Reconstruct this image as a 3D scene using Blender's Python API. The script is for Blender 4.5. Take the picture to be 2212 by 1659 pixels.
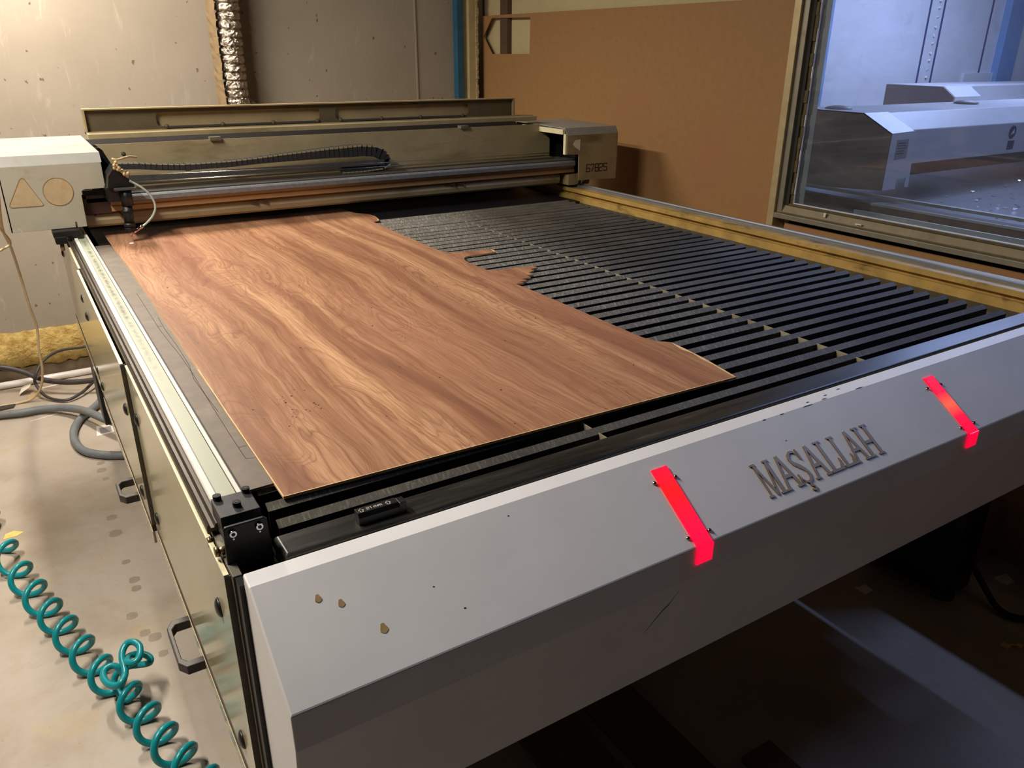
import bpy, math, random
from mathutils import Vector, Matrix
from mathutils.geometry import tessellate_polygon
random.seed(7)
for o in list(bpy.data.objects): bpy.data.objects.remove(o)
SC = bpy.context.scene
COL = SC.collection
DZ = 0.228            # the floor lies 0.228 below the survey origin

# ------------------------------------------------------------------ camera
cam_d = bpy.data.cameras.new('camera'); cam = bpy.data.objects.new('camera', cam_d); COL.objects.link(cam)
cam_d.sensor_fit = 'HORIZONTAL'; cam_d.sensor_width = 36.0
cam_d.lens = 36.0*1689.79/2212.0
cam_d.clip_start = 0.02
yaw, pitch, roll = 0.564441384, 0.398894327, 0.006225950
cy, sy = math.cos(yaw), math.sin(yaw)
fw = Vector((sy*math.cos(pitch), cy*math.cos(pitch), -math.sin(pitch)))
rt = Vector((cy, -sy, 0)); up = rt.cross(fw)
r2 = math.cos(roll)*rt + math.sin(roll)*up; u2 = -math.sin(roll)*rt + math.cos(roll)*up
cam.matrix_world = Matrix(((r2.x, u2.x, -fw.x, 0), (r2.y, u2.y, -fw.y, 0), (r2.z, u2.z, -fw.z, 1.625+DZ), (0, 0, 0, 1)))
SC.camera = cam

# ------------------------------------------------------------------ world, lamps, exposure
w = bpy.data.worlds.new('world'); SC.world = w; w.use_nodes = True
w.node_tree.nodes['Background'].inputs[0].default_value = (0.55, 0.6, 0.8, 1)
w.node_tree.nodes['Background'].inputs[1].default_value = 0.010
def area(name, loc, size, sizey, energy, color, rot=(0, 0, 0)):
    l = bpy.data.lights.new(name, 'AREA'); l.shape = 'RECTANGLE'; l.size = size; l.size_y = sizey
    l.energy = energy; l.color = color
    o = bpy.data.objects.new(name, l); COL.objects.link(o); o.location = loc; o.rotation_euler = rot
    return o
area('tube_lamp', (-0.7, 2.25, 2.95+DZ), 0.10, 1.2, 76, (1.0, 0.91, 0.79))
area('tube_lamp_rear', (0.15, 4.35, 2.72+DZ), 0.10, 1.0, 62, (1.0, 0.89, 0.75))
area('next_room_lamp', (4.4, 0.7, 3.45+DZ), 0.05, 1.2, 34, (0.42, 0.55, 1.0))
area('far_lamp', (7.4, 3.2, 3.45+DZ), 0.5, 2.0, 130, (0.46, 0.57, 1.0))
VS = SC.view_settings
SC.display_settings.display_device = 'sRGB'
VS.view_transform = 'Standard'; VS.look = 'None'; VS.gamma = 1.0; VS.use_curve_mapping = False
VS.exposure = 0.45

# ------------------------------------------------------------------ materials
def lin(c):
    return tuple(((v/255.0)/12.92 if v/255.0 <= 0.04045 else ((v/255.0+0.055)/1.055)**2.4) for v in c)+(1.0,)
class NT:
    def __init__(s, name):
        s.m = bpy.data.materials.new(name); s.m.use_nodes = True
        s.t = s.m.node_tree; s.b = s.t.nodes['Principled BSDF']; s._co = None
    def n(s, t, **kw):
        nd = s.t.nodes.new(t)
        for k, v in kw.items(): setattr(nd, k, v)
        return nd
    def l(s, a, b): s.t.links.new(a, b)
    def co(s):
        if s._co is None: s._co = s.n('ShaderNodeTexCoord').outputs['Object']
        return s._co
    def pos(s): return s.n('ShaderNodeNewGeometry').outputs['Position']
    def mapping(s, scale=(1, 1, 1), src=None, rot=(0, 0, 0)):
        mp = s.n('ShaderNodeMapping'); mp.inputs['Scale'].default_value = scale; mp.inputs['Rotation'].default_value = rot
        s.l(src if src else s.co(), mp.inputs[0]); return mp.outputs[0]
    def noise(s, scale, vec=None, detail=4, rough=0.55, dist=0.0):
        nd = s.n('ShaderNodeTexNoise'); nd.inputs['Scale'].default_value = scale; nd.inputs['Detail'].default_value = detail
        nd.inputs['Roughness'].default_value = rough; nd.inputs['Distortion'].default_value = dist
        s.l(vec if vec else s.co(), nd.inputs['Vector']); return nd.outputs['Fac']
    def ramp(s, fac, stops):
        r = s.n('ShaderNodeValToRGB'); e = r.color_ramp.elements
        while len(e) < len(stops): e.new(0.5)
        for i, (p, c) in enumerate(stops):
            e[i].position = p; e[i].color = c if len(c) == 4 else lin(c)
        s.l(fac, r.inputs[0]); return r.outputs[0]
    def mix(s, fac, a, b, mode='MIX'):
        m = s.n('ShaderNodeMix', data_type='RGBA', blend_type=mode)
        for sock, v in ((m.inputs[0], fac), (m.inputs[6], a), (m.inputs[7], b)):
            if hasattr(v, 'is_linked'): s.l(v, sock)
            elif isinstance(v, (int, float)): sock.default_value = v
            else: sock.default_value = v if len(v) == 4 else lin(v)
        return m.outputs[2]
    def math(s, op, a, b=0.0, clamp=False):
        m = s.n('ShaderNodeMath', operation=op, use_clamp=clamp)
        for i, v in enumerate((a, b)):
            if hasattr(v, 'is_linked'): s.l(v, m.inputs[i])
            else: m.inputs[i].default_value = v
        return m.outputs[0]
    def bump(s, h, strength=0.2, dist=0.01):
        b = s.n('ShaderNodeBump'); b.inputs['Strength'].default_value = strength; b.inputs['Distance'].default_value = dist
        s.l(h, b.inputs['Height']); s.l(b.outputs[0], s.b.inputs['Normal'])
    def color(s, c):
        if hasattr(c, 'is_linked'): s.l(c, s.b.inputs['Base Color'])
        else: s.b.inputs['Base Color'].default_value = c if len(c) == 4 else lin(c)
    def set(s, rough=0.5, metal=0.0, spec=0.5):
        s.b.inputs['Roughness'].default_value = rough; s.b.inputs['Metallic'].default_value = metal
        s.b.inputs['Specular IOR Level'].default_value = spec
M = {}
def plain(name, c, rough=0.5, metal=0.0, var=0.15, scale=14, bump=0.0, spec=0.5, dirt=None, stretch=(1, 1, 1)):
    t = NT(name); f = t.noise(scale, t.mapping(stretch), 6, 0.6)
    a = lin(c); lo = tuple(v*(1-var) for v in a[:3])+(1,); hi = tuple(min(1, v*(1+var)) for v in a[:3])+(1,)
    col = t.ramp(f, [(0.3, lo), (0.7, hi)])
    if dirt:
        f2 = t.noise(dirt[1], t.mapping(dirt[3] if len(dirt) > 3 else (1, 1, 1)), 7, 0.7, 0.4)
        col = t.mix(t.ramp(f2, [(dirt[2], (0, 0, 0, 1)), (min(1, dirt[2]+0.18), (1, 1, 1, 1))]), col, dirt[0])
    t.color(col); t.set(rough, metal, spec)
    if bump: t.bump(t.noise(scale*6, None, 5), bump, 0.002)
    M[name] = t.m; return t
plain('cover_white', (232, 231, 232), 0.42, 0, 0.05, 6, 0.04, 0.4, dirt=((150, 140, 125), 3.0, 0.72))
plain('panel_beige', (196, 186, 150), 0.13, 0, 0.05, 3, 0, 0.5, dirt=((160, 148, 110), 6, 0.66, (1, 1, .3)))
plain('panel_edge', (228, 220, 180), 0.4, 0, 0.08, 20)
plain('gantry_beige', (162, 148, 114), 0.5, 0, 0.12, 9, 0.03, 0.4, dirt=((118, 102, 66), 4.0, 0.54, (.35, 1, 1.4)))
plain('gantry_grey', (168, 163, 146), 0.45, 0, 0.06, 8, 0.03, 0.4, dirt=((150, 130, 92), 5.0, 0.58))
plain('gantry_top', (150, 149, 143), 0.45, 0, 0.08, 8, 0.03, 0.4, dirt=((128, 122, 104), 5.0, 0.58))
plain('lid_skin', (164, 146, 108), 0.5, 0, 0.12, 9, 0.03, 0.4, dirt=((110, 95, 62), 5.0, 0.55, (.4, 1, 1)))
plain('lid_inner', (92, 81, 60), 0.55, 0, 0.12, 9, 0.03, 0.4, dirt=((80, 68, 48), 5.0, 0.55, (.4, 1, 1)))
plain('beam_tan', (168, 134, 90), 0.5, 0.1, 0.12, 8, 0.02, 0.5, stretch=(.3, 4, 4))
plain('maroon', (62, 38, 32), 0.6, 0, 0.2, 20)
plain('steel', (190, 190, 192), 0.24, 1.0, 0.12, 20, stretch=(.2, 3, 3))
plain('rail_steel', (128, 132, 136), 0.45, 0.4, 0.15, 20, stretch=(3, .2, 3))
plain('dark_steel', (66, 63, 60), 0.68, 0.1, 0.25, 14, stretch=(.3, 3, 3))
plain('black_paint', (14, 14, 16), 0.42, 0, 0.3, 16, 0.03)
plain('black_matte', (9, 9, 10), 0.85, 0, 0.3, 30, 0.05, 0.2)
plain('rubber_black', (18, 19, 23), 0.5, 0, 0.3, 40, 0.05)
plain('block_black', (40, 40, 46), 0.45, 0.1, 0.3, 60, 0.1, dirt=((78, 76, 78), 60, 0.6))
plain('bolt_dark', (26, 26, 28), 0.35, 0.6, 0.2, 60)
plain('bolt_steel', (200, 198, 196), 0.22, 1.0, 0.1, 60)
plain('bolt_old', (150, 135, 105), 0.35, 0.8, 0.2, 90)
plain('knob_black', (30, 28, 28), 0.38, 0, 0.2, 60)
plain('handle_brown', (46, 41, 37), 0.45, 0, 0.25, 50, 0.05, dirt=((150, 115, 70), 25, 0.62))
plain('side_plate', (108, 101, 89), 0.5, 0.2, 0.2, 25, 0.05, dirt=((160, 140, 110), 12, 0.6))
plain('guide_brown', (76, 69, 62), 0.38, 0.5, 0.25, 18, 0.04, stretch=(6, .4, 6))
plain('channel_white', (216, 212, 202), 0.4, 0, 0.05, 20)
plain('yellow_alu', (186, 152, 84), 0.5, 0.1, 0.25, 10, 0.05, dirt=((84, 66, 36), 9, 0.54, (1, .6, 2)))
plain('crossbar_tan', (150, 140, 116), 0.6, 0, 0.2, 20, 0.06)
plain('tray_yellow', (206, 156, 74), 0.6, 0, 0.25, 14, 0.05, dirt=((84, 60, 30), 10, 0.55))  # mottled yellow-brown for the tray wall
plain('ledge_dark', (84, 78, 66), 0.6, 0.1, 0.2, 20, 0.06)
plain('wire_beige', (196, 172, 130), 0.5, 0, 0.1, 30)
plain('cable_dark', (62, 58, 56), 0.5, 0, 0.25, 20)
plain('cable_black', (10, 10, 11), 0.5, 0, 0.25, 20)
plain('hose_grey', (112, 118, 122), 0.5, 0, 0.15, 12, dirt=((118, 104, 84), 8, 0.55))
plain('pipe_white', (226, 220, 218), 0.35, 0, 0.06, 20)
plain('paper', (232, 224, 212), 0.7, 0, 0.06, 40)
plain('paper_yellow', (220, 190, 110), 0.7, 0, 0.1, 40)
plain('grey_board', (108, 97, 86), 0.55, 0, 0.16, 22, 0.05, dirt=((128, 116, 102), 9, 0.56))
plain('kerf_dark', (46, 42, 38), 0.8, 0, 0.2, 40)
plain('teal_hose', (16, 138, 146), 0.28, 0, 0.1, 14, dirt=((70, 130, 140), 7, 0.66))
plain('brown_tape', (142, 120, 88), 0.6, 0, 0.14, 24, 0.2)
plain('chain_dark', (40, 42, 44), 0.55, 0, 0.3, 30, 0.08)
plain('chain_edge', (150, 138, 104), 0.6, 0, 0.2, 30)
plain('tube_clear', (168, 184, 172), 0.18, 0, 0.08, 20)
plain('nozzle_metal', (216, 180, 176), 0.25, 1.0, 0.1, 40)
plain('sticker_tan', (178, 157, 122), 0.5, 0, 0.1, 26, dirt=((176, 140, 96), 22, 0.55, (1, 1, .4)))
plain('sticker_line', (128, 104, 70), 0.6)
plain('engraving', (52, 34, 26), 0.7)
plain('print_white', (214, 208, 196), 0.6)
plain('stain_tan', (176, 148, 104), 0.5, 0, 0.2, 60)
plain('chip_dark', (32, 31, 33), 0.6)
plain('brass', (176, 128, 52), 0.28, 1.0, 0.1, 60)
plain('letter_face', (150, 136, 120), 0.35, 0.1, 0.1, 40)
plain('hardboard', (160, 121, 78), 0.6, 0, 0.06, 30, 0.05, 0.35, dirt=((164, 114, 80), 1.4, 0.52))
plain('partition_cream', (196, 180, 138), 0.6, 0, 0.06, 6, 0.04)
plain('dark_brown', (88, 66, 50), 0.7, 0, 0.15, 20)
plain('alu_frame', (190, 172, 132), 0.45, 0.3, 0.1, 20, 0.03)
plain('alu_grey', (148, 142, 128), 0.42, 0.4, 0.1, 20, 0.03, dirt=((120, 100, 66), 8, 0.62))
plain('sill_brown', (112, 100, 74), 0.5, 0.2, 0.15, 20, 0.03, dirt=((88, 74, 46), 8, 0.6))
plain('gasket', (88, 76, 44), 0.7, 0, 0.3, 40, 0.2)
plain('gasket_dark', (40, 36, 28), 0.75, 0, 0.3, 60, 0.2)
plain('blue_paint', (40, 92, 120), 0.5, 0, 0.2, 12, dirt=((120, 120, 100), 10, 0.66))
plain('pillar_cream', (186, 168, 126), 0.7, 0, 0.1, 20, 0.1)
plain('next_white', (214, 214, 216), 0.5, 0, 0.04, 4, 0.02, dirt=((196, 192, 196), 2.5, 0.55))
plain('next_blue', (120, 152, 190), 0.5, 0, 0.08, 6)
plain('machine_white', (206, 204, 206), 0.4, 0, 0.04, 6)
plain('machine_shaded', (154, 136, 132), 0.45, 0, 0.05, 6)  # darker copy of the machine white, painted for sides turned from the lamp
plain('bed_grey', (70, 70, 74), 0.35, 0.5, 0.5, 30, 0.3, stretch=(1, 8, 1))
plain('deck_green', (96, 100, 96), 0.5, 0, 0.1, 6)
plain('rail_pale', (170, 176, 172), 0.3, 0.6, 0.08, 10)
plain('label_grey', (150, 146, 150), 0.5)
plain('label_blue', (60, 70, 110), 0.5)
plain('plank', (104, 74, 52), 0.6, 0, 0.25, 6, 0.05, stretch=(8, .6, 1))
plain('cardboard', (140, 104, 72), 0.75, 0, 0.15, 10)
plain('ceiling_dark', (84, 82, 80), 0.8)
plain('damp', (142, 131, 116), 0.5, 0, 0.1, 20)
plain('dirt_band', (112, 96, 76), 0.8, 0, 0.35, 9, 0.3)

# concrete floor
t = NT('concrete')
p = t.pos()
a = t.noise(1.6, p, 8, 0.62, 0.3); b = t.noise(9, p, 8, 0.7); c = t.noise(60, p, 4, 0.6)
col = t.ramp(a, [(0.3, (150, 136, 119)), (0.5, (171, 160, 147)), (0.72, (182, 173, 163))])
col = t.mix(t.ramp(b, [(0.52, (0, 0, 0, 1)), (0.75, (.5, .5, .5, 1))]), col, (158, 140, 112))
col = t.mix(t.ramp(t.noise(3.1, p, 6, 0.6), [(0.58, (0, 0, 0, 1)), (0.72, (.55, .55, .55, 1))]), col, (178, 156, 112))
col = t.mix(t.ramp(c, [(0.66, (0, 0, 0, 1)), (0.74, (.5, .5, .5, 1))]), col, (120, 108, 92))
t.color(col); t.set(0.55, 0, 0.35); t.bump(t.noise(26, p, 8, 0.65), 0.25, 0.006); M['concrete'] = t.m
# painted wall
t = NT('painted_wall')
p = t.pos()
col = t.ramp(t.noise(1.3, p, 6, 0.55), [(0.3, (154, 143, 128)), (0.7, (168, 158, 143))])
col = t.mix(t.ramp(t.noise(5, t.mapping((3.2, 3, .55), p), 7, 0.72, 0.8), [(0.58, (0, 0, 0, 1)), (0.74, (.4, .4, .4, 1))]), col, (210, 200, 184))
col = t.mix(t.ramp(t.noise(26, t.mapping((1, 1, .8), p), 2, 0.4), [(0.725, (0, 0, 0, 1)), (0.75, (.8, .8, .8, 1))]), col, (98, 82, 66))
t.color(col); t.set(0.6, 0, 0.3); t.bump(t.noise(8, p, 7, 0.6), 0.12, 0.01); M['painted_wall'] = t.m
# foam
t = NT('wall_foam')
p = t.pos()
col = t.ramp(t.noise(14, p, 6, 0.65), [(0.3, (150, 116, 52)), (0.6, (206, 178, 112))])
t.color(col); t.set(0.75, 0, 0.2); t.bump(t.noise(30, p, 6, 0.6), 0.9, 0.03); M['wall_foam'] = t.m
# foil duct
t = NT('foil')
t.color((206, 196, 182)); t.set(0.22, 1.0)
t.bump(t.noise(42, t.mapping((1, 1, .8)), 4, 0.6, 1.2), 0.9, 0.012); M['foil'] = t.m
# walnut laminate: grain runs along +Y
t = NT('walnut')
p = t.co()
wv = t.noise(1.0, t.mapping((2.2, 1.1, 1)), 4, 0.5)
vec = t.n('ShaderNodeVectorMath', operation='ADD')
sc = t.n('ShaderNodeCombineXYZ'); t.l(t.math('MULTIPLY', t.math('SUBTRACT', wv, 0.5), 0.16), sc.inputs[0])
t.l(p, vec.inputs[0]); t.l(sc.outputs[0], vec.inputs[1])
v = vec.outputs[0]
sxy = t.n('ShaderNodeSeparateXYZ'); t.l(p, sxy.inputs[0])
# eight glued staves, each a strip of its own tone
stave = t.noise(1.0, t.mapping((7.0, .16, 1), v), 2, 0.5)
rings = t.noise(1.0, t.mapping((5.5, .62, 1), v), 2, 0.45, 0.35)
knots = t.noise(1.0, t.mapping((6.0, 2.0, 1), v), 2, 0.5, 0.8)
gate = t.ramp(knots, [(0.50, (0, 0, 0, 1)), (0.62, (1, 1, 1, 1))])
saw = t.math('FRACT', t.math('MULTIPLY', t.math('ADD', rings, t.math('MULTIPLY', gate, t.math('MULTIPLY', knots, 0.35))), 17.0))
saw = t.math('ABSOLUTE', t.math('SUBTRACT', t.math('MULTIPLY', saw, 2.0), 1.0))
saw2 = t.math('FRACT', t.math('MULTIPLY', rings, 31.0))
saw2 = t.math('ABSOLUTE', t.math('SUBTRACT', t.math('MULTIPLY', saw2, 2.0), 1.0))
broad = t.noise(1.0, t.mapping((11.0, .55, 1), v), 4, 0.55, 0.3)
fine = t.noise(1.0, t.mapping((150, 2.4, 1), v), 6, 0.7)
pore = t.noise(1.0, t.mapping((330, 12.0, 1), p), 2, 0.5)
col = t.ramp(broad, [(0.30, (110, 76, 58)), (0.42, (164, 118, 88)), (0.55, (212, 166, 126)), (0.72, (198, 152, 114))])
col = t.mix(t.ramp(stave, [(0.38, (0, 0, 0, 1)), (0.56, (.55, .55, .55, 1))]), col, (140, 96, 72))
col = t.mix(t.math('MULTIPLY', t.math('POWER', saw, 4.0), t.math('ADD', t.math('MULTIPLY', gate, 0.42), 0.24)), col, (112, 72, 52))
col = t.mix(t.math('MULTIPLY', t.math('POWER', saw2, 3.0), t.math('MULTIPLY', fine, 0.5)), col, (104, 66, 46))
col = t.mix(t.ramp(fine, [(0.44, (0, 0, 0, 1)), (0.66, (.72, .72, .72, 1))]), col, (130, 86, 60))
col = t.mix(t.ramp(pore, [(0.58, (0, 0, 0, 1)), (0.72, (.4, .4, .4, 1))]), col, (92, 58, 42))
pink = t.noise(1.0, t.mapping((3.0, .6, 1)), 2, 0.5)
col = t.mix(t.ramp(pink, [(0.45, (0, 0, 0, 1)), (0.7, (.3, .3, .3, 1))]), col, (172, 118, 98))
t.color(col); t.set(0.42, 0, 0.4); t.bump(fine, 0.08, 0.001); M['walnut'] = t.m
plain('mdf_edge', (226, 190, 140), 0.7, 0, 0.15, 40)
# slats: dull steel with slag scratches and painted light falloff on the worked half
t = NT('slat_metal')
p = t.pos()
sx = t.n('ShaderNodeSeparateXYZ'); t.l(p, sx.inputs[0])
scr = t.noise(1.0, t.mapping((190, 30, 60), p, (0, 0.5, 0)), 3, 0.7, 1.5)
big = t.noise(5, p, 5, 0.6)
col = t.ramp(big, [(0.3, (70, 66, 57)), (0.7, (104, 98, 86))])
left = t.math('SUBTRACT', 1.0, t.math('MULTIPLY', t.math('SUBTRACT', sx.outputs[0], 1.55), 3.0, True), True)
left = t.math('MULTIPLY', left, t.math('ADD', t.math('MULTIPLY', t.math('SUBTRACT', sx.outputs[1], 1.05), 0.9, True), 0.18, True))
col = t.mix(t.math('MULTIPLY', left, 0.6), col, (140, 136, 126))
col = t.mix(t.math('MULTIPLY', t.ramp(scr, [(0.5, (0, 0, 0, 1)), (0.72, (1, 1, 1, 1))]), t.math('ADD', t.math('MULTIPLY', left, 0.78), 0.08)), col, (216, 212, 204))
t.color(col); t.set(0.55, 0.0, 0.25); t.bump(scr, 0.3, 0.002); M['slat_metal'] = t.m
plain('slat_black', (13, 12, 11), 0.7, 0, 0.4, 30, 0.2, dirt=((44, 34, 24), 16, 0.62))  # slat webs: burnt steel and the shade between slats in one black
# front tube: worn black with rubbed scratches
t = NT('worn_black')
f = t.noise(1.0, t.mapping((3.5, 40, 40)), 6, 0.65, 0.4)
col = t.ramp(f, [(0.35, (22, 22, 23)), (0.56, (46, 45, 42)), (0.74, (88, 84, 76))])
t.color(col); t.set(0.33, 0.1, 0.6); t.bump(t.noise(40, None, 5), 0.1, 0.002); M['worn_black'] = t.m
# glass: clear pane with Fresnel reflection and a diffuse film painting its hazy reflections
t = NT('pane_glass')
out = t.t.nodes['Material Output']
tr = t.n('ShaderNodeBsdfTransparent'); tr.inputs[0].default_value = (0.90, 0.93, 0.95, 1)
gl = t.n('ShaderNodeBsdfGlossy'); gl.inputs['Roughness'].default_value = 0.03
lw = t.n('ShaderNodeLayerWeight'); lw.inputs[0].default_value = 0.5
frs = t.math('ADD', t.math('MULTIPLY', t.math('POWER', lw.outputs['Facing'], 4.0), 0.7), 0.03, True)
df = t.n('ShaderNodeBsdfDiffuse'); df.inputs[0].default_value = lin((196, 196, 204))
m1 = t.n('ShaderNodeMixShader'); m2 = t.n('ShaderNodeMixShader')
t.l(frs, m1.inputs[0]); t.l(tr.outputs[0], m1.inputs[1]); t.l(gl.outputs[0], m1.inputs[2])
haze = t.ramp(t.noise(3.0, t.mapping((1, 1, 2.5)), 6, 0.65, 0.6), [(0.35, (.02, .02, .02, 1)), (0.75, (.09, .09, .09, 1))])
t.l(haze, m2.inputs[0]); t.l(m1.outputs[0], m2.inputs[1]); t.l(df.outputs[0], m2.inputs[2])
t.l(m2.outputs[0], out.inputs['Surface']); t.t.nodes.remove(t.b); M['pane_glass'] = t.m
# red acrylic strips lit by an LED behind
def led(name, hot):
    t = NT(name); t.color((90, 4, 14)); t.set(0.3)
    sx = t.n('ShaderNodeSeparateXYZ'); t.l(t.co(), sx.inputs[0])
    d = t.math('ABSOLUTE', t.math('SUBTRACT', sx.outputs[1], hot[0]))
    f = t.math('SUBTRACT', 1.0, t.math('MULTIPLY', d, hot[1]), True)
    col = t.ramp(f, [(0.0, (1, .0, .045, 1)), (0.55, (1, .003, .05, 1)), (1.0, (1, hot[2], hot[2]*.45, 1))])
    t.l(col, t.b.inputs['Emission Color']); t.b.inputs['Emission Strength'].default_value = hot[3]*0.76
    M[name] = t.m
led('led_red', (0.85, 8.0, 0.008, 0.95)); led('led_red_hot', (0.826, 17.0, 0.13, 1.0))
t = NT('spark'); t.color((255, 230, 230)); t.b.inputs['Emission Color'].default_value = (1, .8, .8, 1); t.b.inputs['Emission Strength'].default_value = 1.2; M['spark'] = t.m

# ------------------------------------------------------------------ mesh helper
WLOC = {}
class MB:
    def __init__(s): s.v = []; s.f = []; s.mi = []; s.sm = []
    def add(s, vs, fs, mi=0, smooth=False):
        k = len(s.v); s.v += [Vector(v) for v in vs]
        for f in fs: s.f.append([i+k for i in f]); s.mi.append(mi); s.sm.append(smooth)
        return s
    def box(s, x0, x1, y0, y1, z0, z1, mi=0, ch=0.0):
        if ch <= 0:
            vs = [(x0, y0, z0), (x1, y0, z0), (x1, y1, z0), (x0, y1, z0), (x0, y0, z1), (x1, y0, z1), (x1, y1, z1), (x0, y1, z1)]
            return s.add(vs, [(0, 3, 2, 1), (4, 5, 6, 7), (0, 1, 5, 4), (1, 2, 6, 5), (2, 3, 7, 6), (3, 0, 4, 7)], mi)
        c = ch                               # chamfered top edges
        vs = [(x0, y0, z0), (x1, y0, z0), (x1, y1, z0), (x0, y1, z0), (x0, y0, z1-c), (x1, y0, z1-c), (x1, y1, z1-c), (x0, y1, z1-c),
              (x0+c, y0+c, z1), (x1-c, y0+c, z1), (x1-c, y1-c, z1), (x0+c, y1-c, z1)]
        fs = [(0, 3, 2, 1), (8, 9, 10, 11)]
        for i in range(4):
            j = (i+1) % 4; fs += [(i, j, 4+j, 4+i), (4+i, 4+j, 8+j, 8+i)]
        return s.add(vs, fs, mi)
    def prism(s, poly, ax, a0, a1, mi=0, mside=None, holes=()):
        """poly of 2D points extruded along axis ax ('x': (y,z), 'y': (x,z), 'z': (x,y))"""
        def P(p, a): return (a, p[0], p[1]) if ax == 'x' else (p[0], a, p[1]) if ax == 'y' else (p[0], p[1], a)
        loops = [list(poly)]+[list(h) for h in holes]
        tris = tessellate_polygon([[Vector((q[0], q[1], 0)) for q in lp] for lp in loops])
        flat = [q for lp in loops for q in lp]; n = len(flat)
        vs = [P(q, a0) for q in flat]+[P(q, a1) for q in flat]
        s.add(vs, [tuple(tr) for tr in tris]+[tuple(i+n for i in reversed(tr)) for tr in tris], mi)
        k = 0; sd = []
        for lp in loops:
            m = len(lp)
            for i in range(m): j = (i+1) % m; sd.append((k+i, k+j, n+k+j, n+k+i))
            k += m
        return s.add(vs, sd, mi if mside is None else mside)
    def cyl(s, p0, p1, r0, r1=None, seg=16, mi=0, caps=True):
        p0, p1 = Vector(p0), Vector(p1); r1 = r0 if r1 is None else r1
        d = (p1-p0).normalized(); a = d.orthogonal().normalized(); b = d.cross(a)
        vs = []
        for p, r in ((p0, r0), (p1, r1)):
            for i in range(seg):
                q = 2*math.pi*i/seg; vs.append(p+a*(r*math.cos(q))+b*(r*math.sin(q)))
        s.add(vs, [(i, (i+1) % seg, seg+(i+1) % seg, seg+i) for i in range(seg)], mi, True)
        if caps: s.add(vs, [tuple(range(seg-1, -1, -1)), tuple(range(seg, 2*seg))], mi)
        return s
    def tube(s, pts, r, seg=8, mi=0, smooth=3, rad=None):
        pts = [Vector(p) for p in pts]
        if smooth > 1:
            q = []
            n = len(pts)
            for i in range(n-1):
                p0 = pts[max(i-1, 0)]; p1 = pts[i]; p2 = pts[i+1]; p3 = pts[min(i+2, n-1)]
                for k in range(smooth):
                    u = k/smooth
                    q.append(0.5*((2*p1)+(p2-p0)*u+(2*p0-5*p1+4*p2-p3)*u*u+(3*p1-p0-3*p2+p3)*u**3))
            q.append(pts[-1]); pts = q
        n = len(pts); vs = []; prev = None
        for i, p in enumerate(pts):
            d = (pts[min(i+1, n-1)]-pts[max(i-1, 0)]).normalized()
            if prev is None: a = d.orthogonal().normalized()
            else:
                a = prev-d*prev.dot(d)
                a = a.normalized() if a.length > 1e-6 else d.orthogonal().normalized()
            prev = a; b = d.cross(a)
            for k in range(seg):
                t = 2*math.pi*k/seg; vs.append(p+a*(r*math.cos(t))+b*(r*math.sin(t)))
        fs = [(i*seg+k, i*seg+(k+1) % seg, (i+1)*seg+(k+1) % seg, (i+1)*seg+k) for i in range(n-1) for k in range(seg)]
        s.add(vs, fs, mi, True)
        return s.add(vs, [tuple(range(seg-1, -1, -1)), tuple(range((n-1)*seg, n*seg))], mi)
    def dome(s, c, axis, r, h, seg=14, mi=0):
        c = Vector(c); d = Vector(axis).normalized(); a = d.orthogonal().normalized(); b = d.cross(a)
        vs = []; R = 4
        for j in range(R):
            t = j/R*math.pi/2
            for i in range(seg):
                q = 2*math.pi*i/seg; vs.append(c+d*(h*math.sin(t))+(a*math.cos(q)+b*math.sin(q))*(r*math.cos(t)))
        vs.append(c+d*h)
        fs = [(j*seg+i, j*seg+(i+1) % seg, (j+1)*seg+(i+1) % seg, (j+1)*seg+i) for j in range(R-1) for i in range(seg)]
        fs += [((R-1)*seg+i, (R-1)*seg+(i+1) % seg, R*seg) for i in range(seg)]
        s.add(vs, fs, mi, True)
        return s.add(vs, [tuple(range(seg-1, -1, -1))], mi)
    def mesh(s, name, mats, origin):
        me = bpy.data.meshes.new(name); o = Vector(origin)
        me.from_pydata([v-o for v in s.v], [], s.f)
        for m in (mats if isinstance(mats, (list, tuple)) else [mats]): me.materials.append(M[m])
        me.polygons.foreach_set('material_index', s.mi); me.polygons.foreach_set('use_smooth', s.sm)
        me.validate(); me.update()
        import bmesh
        bm = bmesh.new(); bm.from_mesh(me); bmesh.ops.remove_doubles(bm, verts=bm.verts, dist=1e-6)
        bmesh.ops.recalc_face_normals(bm, faces=bm.faces); bm.to_mesh(me); bm.free()
        return me
def tag(o, label=None, cat=None, group=None, kind=None):
    for k, v in (('label', label), ('category', cat), ('group', group), ('kind', kind)):
        if v: o[k] = v
    return o
def link(o, parent, wl):
    COL.objects.link(o)
    if parent is not None:
        o.parent = parent; o.location = Vector(wl)-WLOC[parent.name]
    else: o.location = Vector(wl)+Vector((0, 0, DZ))
    WLOC[o.name] = Vector(wl); return o
def obj(name, mb, mats, parent=None, bevel=0.0, at=None):
    """one mesh object; survey coordinates in, origin at 'at' (default: parent's origin or the base centre)"""
    if at is None:
        if parent is not None: at = WLOC[parent.name]
        else:
            xs = [v.x for v in mb.v]; ys = [v.y for v in mb.v]; zs = [v.z for v in mb.v]
            at = ((min(xs)+max(xs))/2, (min(ys)+max(ys))/2, min(zs))
    o = bpy.data.objects.new(name, mb.mesh(name, mats, at)); link(o, parent, at)
    if bevel:
        b = o.modifiers.new('bevel', 'BEVEL'); b.width = bevel; b.segments = 2; b.limit_method = 'ANGLE'; b.angle_limit = math.radians(40)
    return o
def inst(src, parent, at, name=None):
    o = src.copy(); COL.objects.link(o); o.parent = parent
    o.location = Vector(at)-WLOC[parent.name]; WLOC[o.name] = Vector(at); return o
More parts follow.
